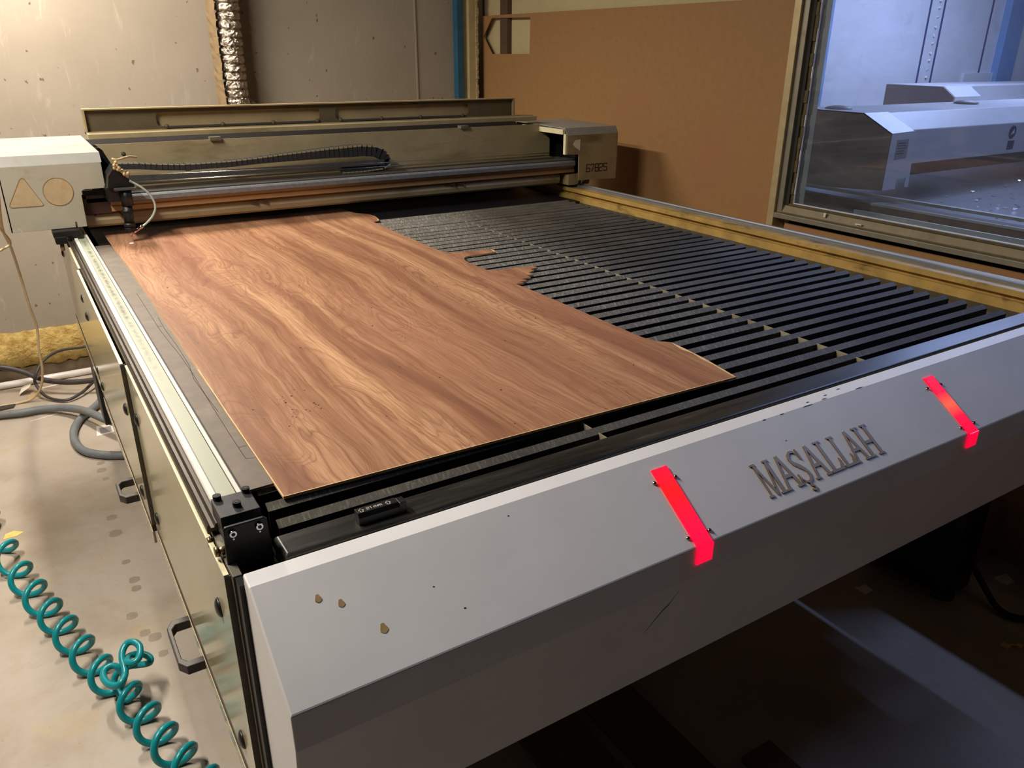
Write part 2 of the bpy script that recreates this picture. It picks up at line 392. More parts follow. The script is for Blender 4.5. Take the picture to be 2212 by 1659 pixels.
def thing(name, loc, label, cat, group=None):
    o = bpy.data.objects.new(name, None); o.empty_display_size = 0.1; COL.objects.link(o)
    o.location = Vector(loc)+Vector((0, 0, DZ)); WLOC[o.name] = Vector(loc); return tag(o, label, cat, group)
def struct(name, mb, mats, parent=None, **k):
    o = obj(name, mb, mats, parent, **k)
    if parent is None: o['kind'] = 'structure'
    return o
FL = -DZ
# ------------------------------------------------------------------ the setting
struct('floor', MB().box(-5.0, 12, -4, 5.3, FL-.1, FL), 'concrete')
wb = struct('wall_back', MB().box(-5.0, 3.09, 5.3, 5.42, FL, 3.9), 'painted_wall')
obj('joint_strip', MB().box(2.553, 2.563, 5.293, 5.3, FL, 3.9), 'painted_wall', wb)
# rough foam skirting, lumpy top edge
mb = MB(); N = 60; pr = []
for i in range(N+1):
    x = -1.2+i*(1.9/N); rz = lambda k: random.uniform(-k, k)
    pr.append([(x, 5.3, 0.085+rz(.006)), (x, 5.285, 0.08+rz(.006)), (x, 5.275+rz(.004), 0.03+rz(.012)), (x, 5.25+rz(.014), 0.005+rz(.018)), (x, 5.245+rz(.012), -.06+rz(.02)), (x, 5.262+rz(.01), -.125+rz(.01)), (x, 5.3, -.135)])
vs = [q for r in pr for q in r]; K = 7
mb.add(vs, [(i*K+j, (i+1)*K+j, (i+1)*K+j+1, i*K+j+1) for i in range(N) for j in range(K-1)], 0, True)
tag(obj('baseboard_back', mb, 'wall_foam'), kind='structure')
tag(obj('trim_3', MB().box(-1.2, 0.7, 5.27, 5.3, FL, -.13), 'dirt_band'), kind='structure')
tag(obj('trim_1', MB().box(2.848, 2.900, 5.24, 5.3, FL, 3.9), 'blue_paint', bevel=.004), kind='structure')
mb = MB(); mb.box(2.900, 2.930, 5.262, 5.3, FL, 3.9); mb.box(2.930, 2.986, 5.22, 5.3, FL, 3.9)
for i in range(70):
    z = .9+i*.02; mb.box(2.984, 3.004+random.uniform(-.004, .006), 5.215+random.uniform(-.004, .004), 5.3, z, z+.021)
tag(obj('trim_2', mb, 'pillar_cream', bevel=.003), kind='structure')
struct('ceiling', MB().box(-5.0, 12, -4, 5.42, 3.9, 4.0), 'ceiling_dark')
struct('wall_left', MB().box(-5.1, -5.0, -4, 5.42, FL, 3.9), 'dirt_band')
fl_ = bpy.data.objects['floor']
for x, y, r in ((.105, 3.92, .018), (.10, 3.84, .022), (.107, 3.74, .015), (.085, 3.36, .022), (.082, 3.22, .026), (.09, 2.98, .016), (.10, 2.84, .02), (.098, 2.78, .018), (.06, 2.62, .02), (.085, 2.50, .018), (.11, 2.46, .022), (.12, 2.36, .016)):
    obj('damp_spot', MB().prism([(x+r*(1+.2*math.sin(i*2.1))*math.cos(i*.571), y+r*1.1*math.sin(i*.571)) for i in range(11)], 'z', FL, FL+.0003), 'damp', fl_)
# partition on the right: cream upper lining, hardboard sheet, brown panel under the window
XW = 3.06
wr = struct('wall_right', MB().box(3.105, 3.15, 2.42, 5.3, FL, 3.9), 'partition_cream')
hb = [(5.22, FL), (2.515, FL), (2.515, 1.862), (5.25, 1.872)]
hole = [(5.24, 1.742), (5.125, 1.855), (4.64, 1.846), (4.645, 1.628), (5.12, 1.626)]
obj('hardboard_sheet', MB().prism(hb, 'x', XW, XW+.006, holes=[hole]), 'hardboard', wr)['label'] = 'brown hardboard sheet with an arrow shaped cut-out'
obj('wall_gap_shade', MB().box(3.07, 3.105, 4.935, 5.03, FL, 3.9), 'dark_brown', wr)  # dark brown strip standing for the shade in a vertical gap
obj('lower_panel', MB().box(XW+.004, XW+.012, -3.0, 2.44, FL, .900), 'hardboard', wr)
obj('sill_gap_shade', MB().box(XW+.03, XW+.05, -3.0, 2.44, .88, .926), 'gasket_dark', wr)  # dark strip standing for the shade in the gap below the sill
# window: frame verticals, sill, gaskets, pane
wn = struct('window_1', MB().box(3.02, 3.10, 2.478, 2.515, FL, 3.6), 'alu_frame', bevel=.002)
obj('inner_frame', MB().box(3.035, 3.10, 2.446, 2.476, .925, 3.6), 'alu_grey', wn, bevel=.002)
obj('gasket_strip', MB().box(3.05, 3.10, 2.424, 2.446, .985, 3.6), 'gasket_dark', wn)
mb = MB()
for i in range(52):
    z = .985+i*.05; mb.box(3.056+random.uniform(-.004, .004), 3.10, 2.408+random.uniform(-.003, .004), 2.426, z, z+.051)
obj('sealant', mb, 'gasket', wn)
mb = MB(); mb.prism([(3.022, .926), (3.020, .946), (3.036, .952), (3.05, .985), (3.10, .985), (3.10, .926)], 'y', -3.0, 2.476)
obj('sill', mb, 'sill_brown', wn, bevel=.003)
obj('sill_lip', MB().box(3.016, 3.024, -3.0, 2.474, .926, .9475), 'alu_grey', wn, bevel=.001)
obj('pane_edge_glint', MB().box(3.060, 3.068, -3.0, 2.41, .992, .997).box(3.060, 3.068, 2.405, 2.41, .992, 3.6), 'pipe_white', wn)  # pale strips standing for light caught along the glass edge
obj('bottom_gasket', MB().box(3.046, 3.09, -3.0, 2.42, .985, .994), 'gasket', wn)
obj('pane', MB().box(3.068, 3.074, -3.0, 2.41, .992, 3.6), 'pane_glass', wn)
obj('paint_drip', MB().box(3.030, 3.034, 2.02, 2.05, .962, .967).box(3.034, 3.038, 2.205, 2.215, .967, .985), 'paper', wn)
obj('mullion', MB().box(3.02, 3.10, -3.1, -3.0, FL, 3.6), 'alu_frame', wn)
# ------------------------------------------------------------------ the room behind the glass
struct('wall_next_room', MB().box(3.15, 12, 5.3, 5.42, FL, 3.9), 'next_white')
wnr = bpy.data.objects['wall_next_room']
for x in (8.45, 8.70, 9.62): obj('panel_joint', MB().box(x, x+.022, 5.292, 5.3, FL, 3.9), 'label_blue', wnr)
mb = MB()
for i in range(26): mb.cyl((8.62, 5.3, .9+i*.085+random.uniform(-.02, .02)), (8.62, 5.292, .9+i*.085), .016, seg=8)
obj('rivet_row', mb, 'paper', wnr)
obj('junction_plate', MB().box(9.30, 9.95, 5.27, 5.3, 1.15, 1.46), 'next_white', wnr, bevel=.004)
tag(obj('trim_4', MB().box(9.89, 10.22, 5.22, 5.3, FL, 3.9), 'next_blue'), kind='structure')
tag(obj('trim_5', MB().box(6.35, 6.83, 5.22, 5.3, FL, 3.9), 'next_blue'), kind='structure')
struct('wall_far_right', MB().box(12, 12.1, -4, 5.42, FL, 3.9), 'next_white')

# ------------------------------------------------------------------ the laser cutting machine
mc = thing('laser_cutter', (1.45, 2.4, FL), 'large laser cutting table with grey front cover, slatted bed and two glowing red strips', 'machine')
# front cover (folded sheet)
cov = [(.942, .585), (.942, .969), (.912, .965), (.766, .864), (.764, .806), (.800, .585)]
obj('front_cover', MB().prism(cov, 'x', .1625, 2.65), 'cover_white', mc, bevel=.0025)
def SL(x, s, h=0.0): return (x, .912-.8224*s-.569*h, .965-.569*s+.822*h)   # point on the sloping face of the cover
def slope_prism(mb, poly, h0, h1, mi=0, ms=None):
    n = len(poly); tris = tessellate_polygon([[Vector((q[0], q[1], 0)) for q in poly]])
    vs = [SL(x, s, h0) for x, s in poly]+[SL(x, s, h1) for x, s in poly]
    mb.add(vs, [tuple(t) for t in tris]+[tuple(i+n for i in t) for t in tris], mi)
    return mb.add(vs, [(i, (i+1) % n, n+(i+1) % n, n+i) for i in range(n)], mi if ms is None else ms)
def bolt_mb(c, ax, r, h):
    c = Vector(c); ax = Vector(ax).normalized()
    mb = MB().dome(c, ax, r, h)
    mb.cyl(c+ax*h*.8, c+ax*(h*1.02), r*.42, seg=6, mi=1); return mb
# red strips
for x0, x1, m, bl in ((.853, .889, 'led_red', ((.847, .049), (.895, .050), (.848, .158), (.897, .159))), (1.668, 1.703, 'led_red_hot', ((1.658, .051), (1.709, .052), (1.661, .160), (1.712, .160)))):
    mb = MB(); slope_prism(mb, [(x0, .026), (x1, .026), (x1, .179), (x0, .179)], .0005, .0035)
    mb.box(x0, x1, .7605, .7645, .831, .8655)
    g = obj('indicator_strip', mb, m, mc, at=WLOC[mc.name]*0)
    g['label'] = 'glowing red acrylic strip, ' + ('left' if x0 < 1 else 'right') + ' of the two, folded over the cover edge'
    for x, s in bl:
        b = bolt_mb(SL(x, s, 0), (0, -.569, .822), .0042, .004); obj('bolt', b, ['bolt_steel', 'bolt_dark'], g)
# brass letters
def bar(x0, y0, x1, y1, w):
    d = Vector((x1-x0, y1-y0)); n = Vector((-d.y, d.x)).normalized()*w/2
    return [(x0+n.x, y0+n.y), (x1+n.x, y1+n.y), (x1-n.x, y1-n.y), (x0-n.x, y0-n.y)]
def rect(x0, y0, x1, y1): return [(x0, y0), (x1, y0), (x1, y1), (x0, y1)]
S_ = .20; TH = .055
def serif(x, y, w): return rect(x-w/2, y if y < .5 else 1-TH, x+w/2, TH if y < .5 else 1)
GL = {
 'A': [bar(.14, .03, .47, .98, .09), bar(.86, .03, .50, .98, .15), rect(.22, .33, .80, .43), serif(.14, 0, .28), serif(.84, 0, .32)],
 'H': [rect(.14, 0, .28, 1), rect(.72, 0, .86, 1), rect(.3, .42, .7, .52), serif(.21, 0, .36), serif(.79, 0, .36), serif(.21, 1, .36), serif(.79, 1, .36)],
 'L': [rect(.18, 0, .34, 1), rect(.05, 0, .98, .075), bar(.93, .05, .98, .34, .07), bar(.80, .06, .95, .18, .08), serif(.26, 1, .44)],
 'M': [rect(.09, 0, .16, 1), rect(.77, 0, .91, 1), bar(.14, .98, .50, .02, .11), bar(.80, .98, .50, .02, .06), serif(.125, 0, .24), serif(.83, 0, .32), serif(.12, 1, .26), serif(.84, 1, .30)],
}
def spath(pts, ws):
    out = []
    for i in range(len(pts)-1):
        w = (ws[i]+ws[i+1])/2; a, b = Vector(pts[i]), Vector(pts[i+1]); e = (b-a).normalized()*.012
        out.append(bar(a.x-e.x, a.y-e.y, b.x+e.x, b.y+e.y, w))
    return out
GL['S'] = spath([(.86, .72), (.80, .86), (.66, .95), (.46, .965), (.28, .90), (.20, .78), (.26, .66), (.44, .56), (.62, .46), (.78, .34), (.80, .20), (.70, .08), (.52, .03), (.34, .06), (.22, .16), (.14, .30)],
    [.06, .06, .07, .07, .08, .11, .13, .15, .15, .13, .11, .08, .07, .06, .06, .05]) + [bar(.13, .0, .15, .32, .06), bar(.86, .68, .87, 1.0, .06)] + spath([(.50, .02), (.47, -.07), (.60, -.10), (.66, -.16), (.58, -.22), (.42, -.20)], [.06, .06, .07, .08, .07, .05])
for ch, xa, xb in (('M', 1.060, 1.107), ('A', 1.107, 1.153), ('S', 1.148, 1.190), ('A', 1.190, 1.236), ('L', 1.236, 1.276), ('L', 1.277, 1.313), ('A', 1.312, 1.356), ('H', 1.355, 1.403)):
    mb = MB()
    for k, pl in enumerate(GL[ch]):
        slope_prism(mb, [(xa+u*(xb-xa), .148-v*.071) for u, v in pl], .0002, .0018+k*.00003, 0, 1)
    o = obj('letter', mb, ['letter_face', 'brass'], mc)
# stains, scratch, paint chips
for x, s, r in ((.243, .045, .0045), (.270, .062, .0045), (.312, .115, .0055)):
    obj('stain', slope_prism(MB(), [(x+r*(1+.25*math.sin(3*q))*math.cos(q), s+r*1.35*math.sin(q)) for q in [i*.5236 for i in range(12)]], .0001, .0006), 'stain_tan', mc)
yy = lambda z: .764+(.806-z)*.163-.0004
sc_ = [(.824, .787), (.806, .762), (.796, .755), (.778, .735), (.761, .715)]
wd_ = [.0004, .0012, .0014, .0010, .0003]
mb = MB(); mb.add([(x, yy(z), z+d) for (x, z), d in zip(sc_, wd_)]+[(x, yy(z), z-d) for (x, z), d in zip(sc_, wd_)], [(i, i+1, i+6, i+5) for i in range(4)])
obj('scratch', mb, 'chip_dark', mc)
for x, s, l in ((1.21, .001, .012), (1.28, .001, .03), (1.16, .001, .01), (1.34, -.002, .02), (1.45, -.001, .03), (.43, .13, .004), (.56, .02, .003), (1.18, .055, .004), (.40, .085, .003), (1.36, -.012, .012), (1.41, -.018, .012), (1.30, -.008, .01)):
    if s < -.004: mb = MB().prism([(x, .912-s*.98), (x+l*.5, .912-s*.98+.0012), (x+l, .912-s*.98), (x+l*.5, .912-s*.98-.0012)], 'z', .965-s*.131, .9656-s*.131)
    else: mb = slope_prism(MB(), [(x, s), (x+l*.3, s-.0009), (x+l, s-.0003), (x+l*.6, s+.0010)], .0001, .0005)
    obj('paint_chip', mb, 'chip_dark', mc)
# front tube, gap strip
obj('front_tube', MB().box(.226, 2.64, .957, 1.016, .90, .9655, ch=.004), 'worn_black', mc, bevel=.002)
obj('gap_strip', MB().box(.1655, 2.64, .9425, .957, .88, .952), 'black_matte', mc)
obj('bed_tray', MB().box(.24, 2.49, 1.02, 3.98, .55, .56).box(.236, .24, 1.02, 3.98, .55, .90).box(.24, 2.49, 1.0165, 1.02, .55, .93), 'black_matte', mc)
obj('tray_side', MB().box(2.415, 2.43, 1.02, 3.98, .56, .900), 'tray_yellow', mc)
obj('lower_frame', MB().box(.20, 2.52, 1.0, 4.0, .49, .549).box(.17, .22, .96, 1.0, .50, .93), 'black_matte', mc)
obj('crossbeam', MB().box(.3, 2.5, .944, 1.0, .60, .80), 'black_matte', mc)
# slats
P0 = 1.087
def slat_mb(y, j):
    a = random.uniform(-.002, .002)
    mb = MB(); prof = [(y+.004, .9435), (y+.002, .9455), (y-.0112+a, .9368), (y-.0117+a, .900), (y-.0097+a, .900), (y-.0091+a, .9358)]
    mb.prism(prof[:3]+[prof[5]], 'x', .25, 2.388+j, 0)
    mb.prism([prof[2], prof[3], prof[4], prof[5]], 'x', .25, 2.388+j, 1)
    return mb
protos = []
NS = 38
for k in range(NS):
    y = P0+k*.0585
    if k < 4: o = obj('slat', slat_mb(y, random.uniform(-.004, .004)), ['slat_metal', 'slat_black'], mc, at=(1.3, y, .92)); protos.append(o)
    else:
        o = inst(random.choice(protos), mc, (1.3+random.uniform(-.003, .003), y, .92-random.uniform(0, .0012)))
# crossbars with triangular teeth between the slats
for xc in (.885, 1.690):
    mb = MB().box(xc-.0015, xc+.0015, 1.03, 3.25, .86, .9385)
    obj('crossbar', mb, 'crossbar_tan', mc)
mb = MB()
for k in range(26):
    y = P0+.04+k*.0585+.55
    mb.box(2.03, 2.033, y, y+.012, .905, .9255)
obj('rear_support', mb.box(2.03, 2.033, 1.05, 3.25, .86, .905), 'steel', mc)
mb = MB()
for i in range(420):
    x = random.gauss(1.95, .22); y = random.uniform(1.05, 2.3)
    if not .4 < x < 2.42: continue
    z = .885 if random.random() < .5 else .905; r = random.uniform(.004, .014); q = random.uniform(0, 6.28)
    tl = random.uniform(-.006, .006)
    mb.add([(x+r*math.cos(q+i2*1.57), y+r*.8*math.sin(q+i2*1.57), z+(tl if i2 % 2 else -tl)) for i2 in range(4)], [(0, 1, 2, 3)])
o = obj('cutting_scraps', mb, 'ledge_dark', mc); o['kind'] = 'stuff'
obj('scrap_support', MB().box(1.5, 2.45, 1.03, 2.6, .872, .876), 'slat_black', mc)
# rear of bed
obj('rear_bed_shade', MB().box(.25, 2.47, 3.26, 3.9, .90, .93), 'rubber_black', mc)  # black slab standing for the gantry's shade on the rear bed
obj('rear_panel', MB().box(.22, 2.50, 3.90, 3.94, .86, .985), 'gantry_beige', mc, bevel=.004)
obj('rear_housing', MB().box(.20, 2.6, 3.94, 4.05, .5, .94), 'black_paint', mc)
# right beam
mb = MB(); mb.prism([(2.52, .905), (2.52, .939), (2.536, .940), (2.536, .953), (2.516, .956), (2.516, .972), (2.519, .974), (2.565, .974), (2.565, .905)], 'y', 1.0, 4.05)
rb = obj('right_beam', mb, 'yellow_alu', mc)
for k in range(14):
    obj('bolt', bolt_mb((2.518, 1.06+k*.21, .966), (-1, 0, 0), .004, .0015), ['bolt_dark', 'bolt_dark'], rb)
obj('beam_body', MB().box(2.49, 2.65, 1.0, 4.05, .60, .84).box(2.49, 2.606, 1.0, 4.05, .84, .904).box(2.565, 2.606, 1.0, 4.05, .904, .968), 'yellow_alu', mc)
obj('ledge', MB().prism([(2.405, .893), (2.405, .9005), (2.52, .910), (2.52, .893)], 'y', 1.02, 3.95), 'ledge_dark', mc)
rr = obj('guide_rail', MB().prism([(2.566, .969), (2.566, .984), (2.575, .986), (2.578, .981), (2.588, .981), (2.591, .987), (2.604, .987), (2.604, .969)], 'y', 1.07, 4.03), 'rail_steel', mc)
rr['label'] = 'bright steel guide rail on the right beam'
# right legs and rear left leg
for x, y in ((2.675, 1.295), (2.675, 3.6)):
    g = obj('leg', MB().box(x-.075, x+.075, y-.17, y+.17, FL+.02, .5), 'black_paint', mc, bevel=.004)
    obj('foot', MB().cyl((x-.03, y-.13, FL), (x-.03, y-.13, FL+.02), .045, seg=20), 'dark_steel', g)
for x, y in ((.42, 1.4), (.42, 3.6)):
    g = obj('leg', MB().box(x-.075, x+.075, y-.17, y+.17, FL+.02, .5), 'black_paint', mc, bevel=.004)
    obj('foot', MB().cyl((x, y-.13, FL), (x, y-.13, FL+.02), .045, seg=20), 'dark_steel', g)
obj('drive_housing', MB().box(.156, .21, 3.78, 4.04, .02, .5), 'black_paint', mc, bevel=.004)
# left beam: side plate, guide, white channel
lp = obj('side_plate', MB().box(.154, .2165, 1.02, 4.04, .80, .954), 'side_plate', mc)
for k in range(22):
    obj('plate_hole', MB().cyl((.1542, 1.13+k*.13, .949), (.1533, 1.13+k*.13, .949), .0035, seg=10), 'chip_dark', lp)
obj('guide_profile', MB().prism([(.147, .9575), (.147, .968), (.150, .972), (.153, .966), (.158, .966), (.161, .972), (.1665, .972), (.1665, .9545), (.161, .9545), (.158, .960), (.153, .960), (.150, .955)], 'y', 1.085, 4.0), 'guide_brown', mc)
ch = obj('rail_channel', MB().box(.168, .2165, 1.112, 4.0, .9545, .9705), 'channel_white', mc)
t = NT('track_pale')
p = t.pos(); sx = t.n('ShaderNodeSeparateXYZ'); t.l(p, sx.inputs[0])
far = t.math('MULTIPLY', t.math('SUBTRACT', sx.outputs[1], 1.55), 1.5, True)
sp = t.noise(1.0, t.mapping((60, 34, 1), p, (0, 0, .5)), 5, 0.7, 0.6)
band = t.math('SUBTRACT', 1.0, t.math('MULTIPLY', t.math('ABSOLUTE', t.math('SUBTRACT', sx.outputs[0], .194)), 110.0), True)
col = t.mix(t.math('MULTIPLY', t.math('MULTIPLY', t.ramp(sp, [(0.4, (0, 0, 0, 1)), (0.6, (1, 1, 1, 1))]), far), band), (168, 172, 154), (88, 88, 80))
t.color(col); t.set(0.35, 0.0, 0.5); M['track_pale'] = t.m
obj('track', MB().box(.181, .2085, 1.112, 4.0, .9705, .9735), 'track_pale', ch)
obj('channel_flange', MB().box(.1675, .1805, 1.112, 4.0, .9705, .9785, ch=.002), 'channel_white', ch)
obj('channel_flange', MB().box(.2092, .2165, 1.112, 4.0, .9705, .9775, ch=.001), 'channel_white', ch)
obj('flange_gap', MB().box(.2084, .2093, 1.112, 4.0, .9705, .9742), 'black_matte', ch)
obj('gap_strip', MB().box(.2166, .2233, 1.112, 4.0, .90, .9525), 'black_matte', mc)
# corner bracket with bolts
cb = obj('corner_block', MB().box(.1625, .2205, 1.048, 1.1105, .96, 1.0), 'block_black', mc, bevel=.001)
for x, y in ((.171, 1.104), (.214, 1.104), (.192, 1.070)):
    mb = MB().cyl((x, y, 1.0), (x, y, 1.0075), .0062, seg=18)
    mb.cyl((x, y, 1.0075), (x, y, 1.0078), .0032, seg=6, mi=1); obj('bolt', mb, ['bolt_dark', 'chip_dark'], cb)
obj('corner_fill', MB().box(.165, .226, .957, 1.05, .5, .925), 'black_matte', mc)
pl = [(.1555, 1.008), (.158, 1.0125), (.213, 1.0125), (.217, 1.008), (.2195, .95), (.2195, .915), (.166, .915), (.154, .942)]
bp = obj('bracket_plate', MB().prism(pl, 'y', .9975, 1.0035), 'black_paint', mc, bevel=.0015)
obj('bracket_foot', MB().box(.165, .218, 1.0035, 1.05, .925, .975), 'black_paint', mc)
for x in (.1675, .2045):
    mb = MB().cyl((x, .9975, 1.0015), (x, .993, 1.0015), .0056, .005, seg=18)
    mb.cyl((x, .993, 1.0015), (x, .9926, 1.0015), .003, seg=6, mi=1)
    mb.box(x-.0008, x+.0016, .9972, .9974, .990, .9925, 0)
    obj('bolt', mb, ['bolt_steel', 'bolt_dark'], bp)
for y, z in ((1.085, .943), (1.030, .958)):
    mb = MB().cyl((.160, y, z), (.150, y, z), .0055, seg=14); mb.cyl((.150, y, z), (.1445, y, z), .0085, .0075, seg=18)
    obj('adjusting_bolt', mb, 'bolt_old', mc)
obj('end_post', MB().box(.1535, .166, .966, 1.0165, .38, .952), 'side_plate', mc)
obj('end_frame', MB().box(.156, .22, .9425, .966, .40, .95), 'black_paint', mc)
# side panels with knobs, bottom lips and handles
def panel(y0, y1, x, knobs, handle, z0=.50, z1=.944):
    g = obj('side_panel', MB().box(x, x+.006, y0, y1, z0, z1), ['panel_beige'], mc)
    obj('top_edge', MB().box(x-.0006, x+.0066, y0, y1, z1, z1+.0022), 'panel_edge', g)
    obj('front_edge', MB().box(x-.0004, x+.012, y0-.0015, y0, z0, z1), 'side_plate', g)
    obj('bottom_slot', MB().box(x-.0008, x+.009, y0+.004, y1, z0-.022, z0), 'maroon', g)
    obj('bottom_lip', MB().box(x-.002, x+.004, y0+.004, y1, z0-.056, z0-.022), 'panel_beige', g)
    for y, z in knobs:
        obj('knob', MB().dome((x, y, z), (-1, 0, 0), .0165, .0075), 'knob_black', g)
    if handle:
        a, b = handle; zz = z0-.038; d = .050
        h = [(a, x), (a, x-d*.72), (a+.022, x-d), (b-.022, x-d), (b, x-d*.72), (b, x)]
        hi = [(b-.018, x), (b-.018, x-d*.62), (b-.032, x-d*.82), (a+.032, x-d*.82), (a+.018, x-d*.62), (a+.018, x)]
        mb = MB().prism([(q[1], q[0]) for q in h+hi], 'z', zz-.011, zz+.011)
        obj('handle', mb, 'handle_brown', g, bevel=.002)
    return g
panel(.984, 1.93, .145, ((1.074, .83), (1.069, .559), (1.878, .826), (1.860, .563)), (1.40, 1.566))
panel(1.945, 2.96, .136, ((2.02, .80), (2.03, .56), (2.90, .80), (2.88, .55)), (2.18, 2.30))
panel(2.985, 4.04, .143, ((3.10, .81), (3.10, .53), (3.95, .80)), None)

# ------------------------------------------------------------------ the gantry on its rails
ga = thing('laser_gantry', (1.38, 3.7, .985), 'dirty beige gantry with open lid spanning the machine bed on its two side rails', 'gantry')
def endbox(name, poly, yb, xl, xr, closed_side, ztop):
    """sheet metal end cover: front plate, chamfer, top, one closed side"""
    z1 = 1.244
    g = obj(name, MB().prism(poly, 'y', 3.38, 3.384), 'gantry_grey' if closed_side < 0 else 'gantry_beige', ga, bevel=.001)
    mat = 'gantry_top'
    obj('cover_top', MB().prism([(3.38, z1), (3.404, 1.278), (yb, ztop), (yb, ztop-.004), (3.405, 1.274), (3.384, z1)], 'x', xl, xr), mat, g)
    sx = (xl, xl+.004) if closed_side < 0 else (xr-.004, xr)
    obj('cover_side', MB().prism([(3.38, 1.012), (3.38, z1), (3.404, 1.278), (yb, ztop), (yb, 1.012)], 'x', *sx), 'gantry_beige', g)
    obj('cover_back', MB().box(xl, xr, yb-.004, yb, 1.05, ztop-.004), 'gantry_beige', g)
    return g
lb = endbox('left_end_cover', [(-.024, 1.244), (.309, 1.244), (.309, 1.149), (.238, 1.149), (.230, 1.146), (.224, 1.137), (.222, 1.012), (.190, 1.012), (.190, 1.032), (.184, 1.032), (.184, 1.012), (.012, 1.012), (.006, 1.024), (-.001, 1.031), (-.008, 1.029), (-.008, 1.024), (-.002, 1.022), (.003, 1.012), (-.030, 1.012)], 4.06, -.026, .312, -1, 1.285)
def outline(pts, wd):
    return [bar(*pts[i], *pts[(i+1) % len(pts)], wd) for i in range(len(pts))]
tri = [(.044, 1.203), (.037, 1.199), (-.012, 1.112), (-.011, 1.105), (-.005, 1.102), (.088, 1.101), (.094, 1.104), (.092, 1.111), (.051, 1.200)]
mb = MB().prism(tri, 'y', 3.3792, 3.38)
for b_ in outline(tri, .0022): mb.prism(b_, 'y', 3.3788, 3.3793, 1)
obj('warning_triangle', mb, ['sticker_tan', 'sticker_line'], lb)['label'] = 'faded tan triangular warning sticker'
cir = [(.150+.049*math.cos(i*.2618), 1.147+.050*math.sin(i*.2618)) for i in range(24)]
mb = MB().prism(cir, 'y', 3.3792, 3.38)
for b_ in outline(cir, .0022): mb.prism(b_, 'y', 3.3788, 3.3793, 1)
obj('round_sticker', mb, ['sticker_tan', 'sticker_line'], lb)['label'] = 'faded tan round sticker'
rbx = endbox('right_end_cover', [(2.467, 1.244), (2.797, 1.244), (2.792, 1.008), (2.545, 1.015), (2.543, 1.146), (2.467, 1.150)], 3.87, 2.467, 2.797, 1, 1.283)
obj('edge_flange', MB().box(2.456, 2.467, 3.381, 3.40, 1.15, 1.25).box(2.45, 2.467, 3.40, 3.78, 1.248, 1.272), 'panel_edge', rbx)
obj('sticker_remnant', MB().prism([(2.502, 1.199), (2.517, 1.218), (2.549, 1.222), (2.549, 1.165), (2.515, 1.185)], 'y', 3.379, 3.38), 'paper', rbx)
SEG = {'6': [[(1, 1), (0, 1), (0, 0), (1, 0), (1, .5), (0, .5)]], '7': [[(0, .8), (0, 1), (1, 1), (.35, 0)]], '8': [[(0, 0), (1, 0), (1, 1), (0, 1), (0, 0)], [(0, .5), (1, .5)]],
       '2': [[(0, .85), (0, 1), (1, 1), (1, .5), (0, .5), (0, 0), (1, 0)]], 'S': [[(1, .85), (1, 1), (0, 1), (0, .5), (1, .5), (1, 0), (0, 0), (0, .15)]], '1': [[(.3, .8), (.7, 1), (.7, 0)]],
       'm': [[(0, 0), (0, .62), (.85, .62), (1, .5), (1, 0)], [(.5, .6), (.5, 0)]], '^': [[(.25, 0), (.25, .5), (0, .5), (.5, 1), (1, .5), (.75, .5), (.75, 0), (.25, 0)]]}
mb = MB()
for i, c in enumerate('6782S'):
    for pl_ in SEG[c]:
        for a, b in zip(pl_, pl_[1:]):
            f = lambda q: (2.596+i*.0285+q[0]*.0215, 1.055+q[1]*.037)
            mb.prism(bar(*f(a), *f(b), .0042), 'y', 3.3792, 3.3801)
obj('serial_number', mb, 'engraving', rbx)['label'] = 'engraved number 6782S'
obj('end_cover_shade', MB().box(2.58, 2.77, 3.46, 3.8, 1.02, 1.24), 'black_matte', rbx)  # black block standing for the shaded inside of the end cover
obj('bearing_block', MB().box(2.50, 2.60, 3.405, 3.50, .99, 1.042).box(2.60, 2.625, 3.395, 3.44, .990, 1.012), 'lid_skin', ga)
mb = MB().prism([(2.545, .990), (2.565, 1.018), (2.57, .990)], 'y', 3.386, 3.392).prism([(2.575, .992), (2.62, .992), (2.63, 1.03), (2.615, 1.012), (2.585, 1.008)], 'y', 3.386, 3.392)
obj('cable_clip', mb, 'black_paint', ga)
obj('bearing_block', MB().box(.102, .19, 3.34, 3.44, .985, 1.010).box(.105, .1445, 3.338, 3.41, .962, .990), 'black_paint', ga, bevel=.003)
obj('limit_pin', MB().cyl((.124, 3.36, .962), (.124, 3.36, .935), .0075, seg=12), 'bolt_old', ga)
# beam parts
bm_ = obj('beam', MB().prism([(3.425, 1.052), (3.425, 1.070), (3.429, 1.072), (3.429, 1.076), (3.425, 1.078), (3.425, 1.090), (3.56, 1.090), (3.56, 1.052)], 'x', .32, 2.55), 'beam_tan', ga)
obj('skirt', MB().prism([(3.455, 1.047), (3.446, 1.040), (3.440, 1.020), (3.445, 1.002), (3.460, .992), (3.60, .992), (3.60, 1.047)], 'x', .23, 2.47), 'gantry_beige', ga)
obj('skirt_joint', MB().prism([(.345, 1.046), (.349, 1.046), (.387, .994), (.383, .994)], 'y', 3.4385, 3.46), 'chip_dark', ga)
obj('beam_end_shade', MB().box(.20, .33, 3.43, 3.55, 1.047, 1.105), 'maroon', bm_)  # dark block standing for the beam end in shadow
obj('bolt', MB().dome((.262, 3.45, 1.047), (0, 0, -1), .010, .012), 'maroon', bm_)
for x in (.842, .885, 1.80, 1.845):
    obj('limit_tab', MB().prism([(x, 1.046), (x+.04, 1.046), (x+.04, 1.028)], 'y', 3.43, 3.436), 'maroon', bm_)
obj('linear_rail', MB().prism([(3.404, 1.090), (3.404, 1.106), (3.410, 1.112), (3.430, 1.112), (3.430, 1.085), (3.410, 1.085)], 'x', .36, 2.54), 'rail_steel', ga)
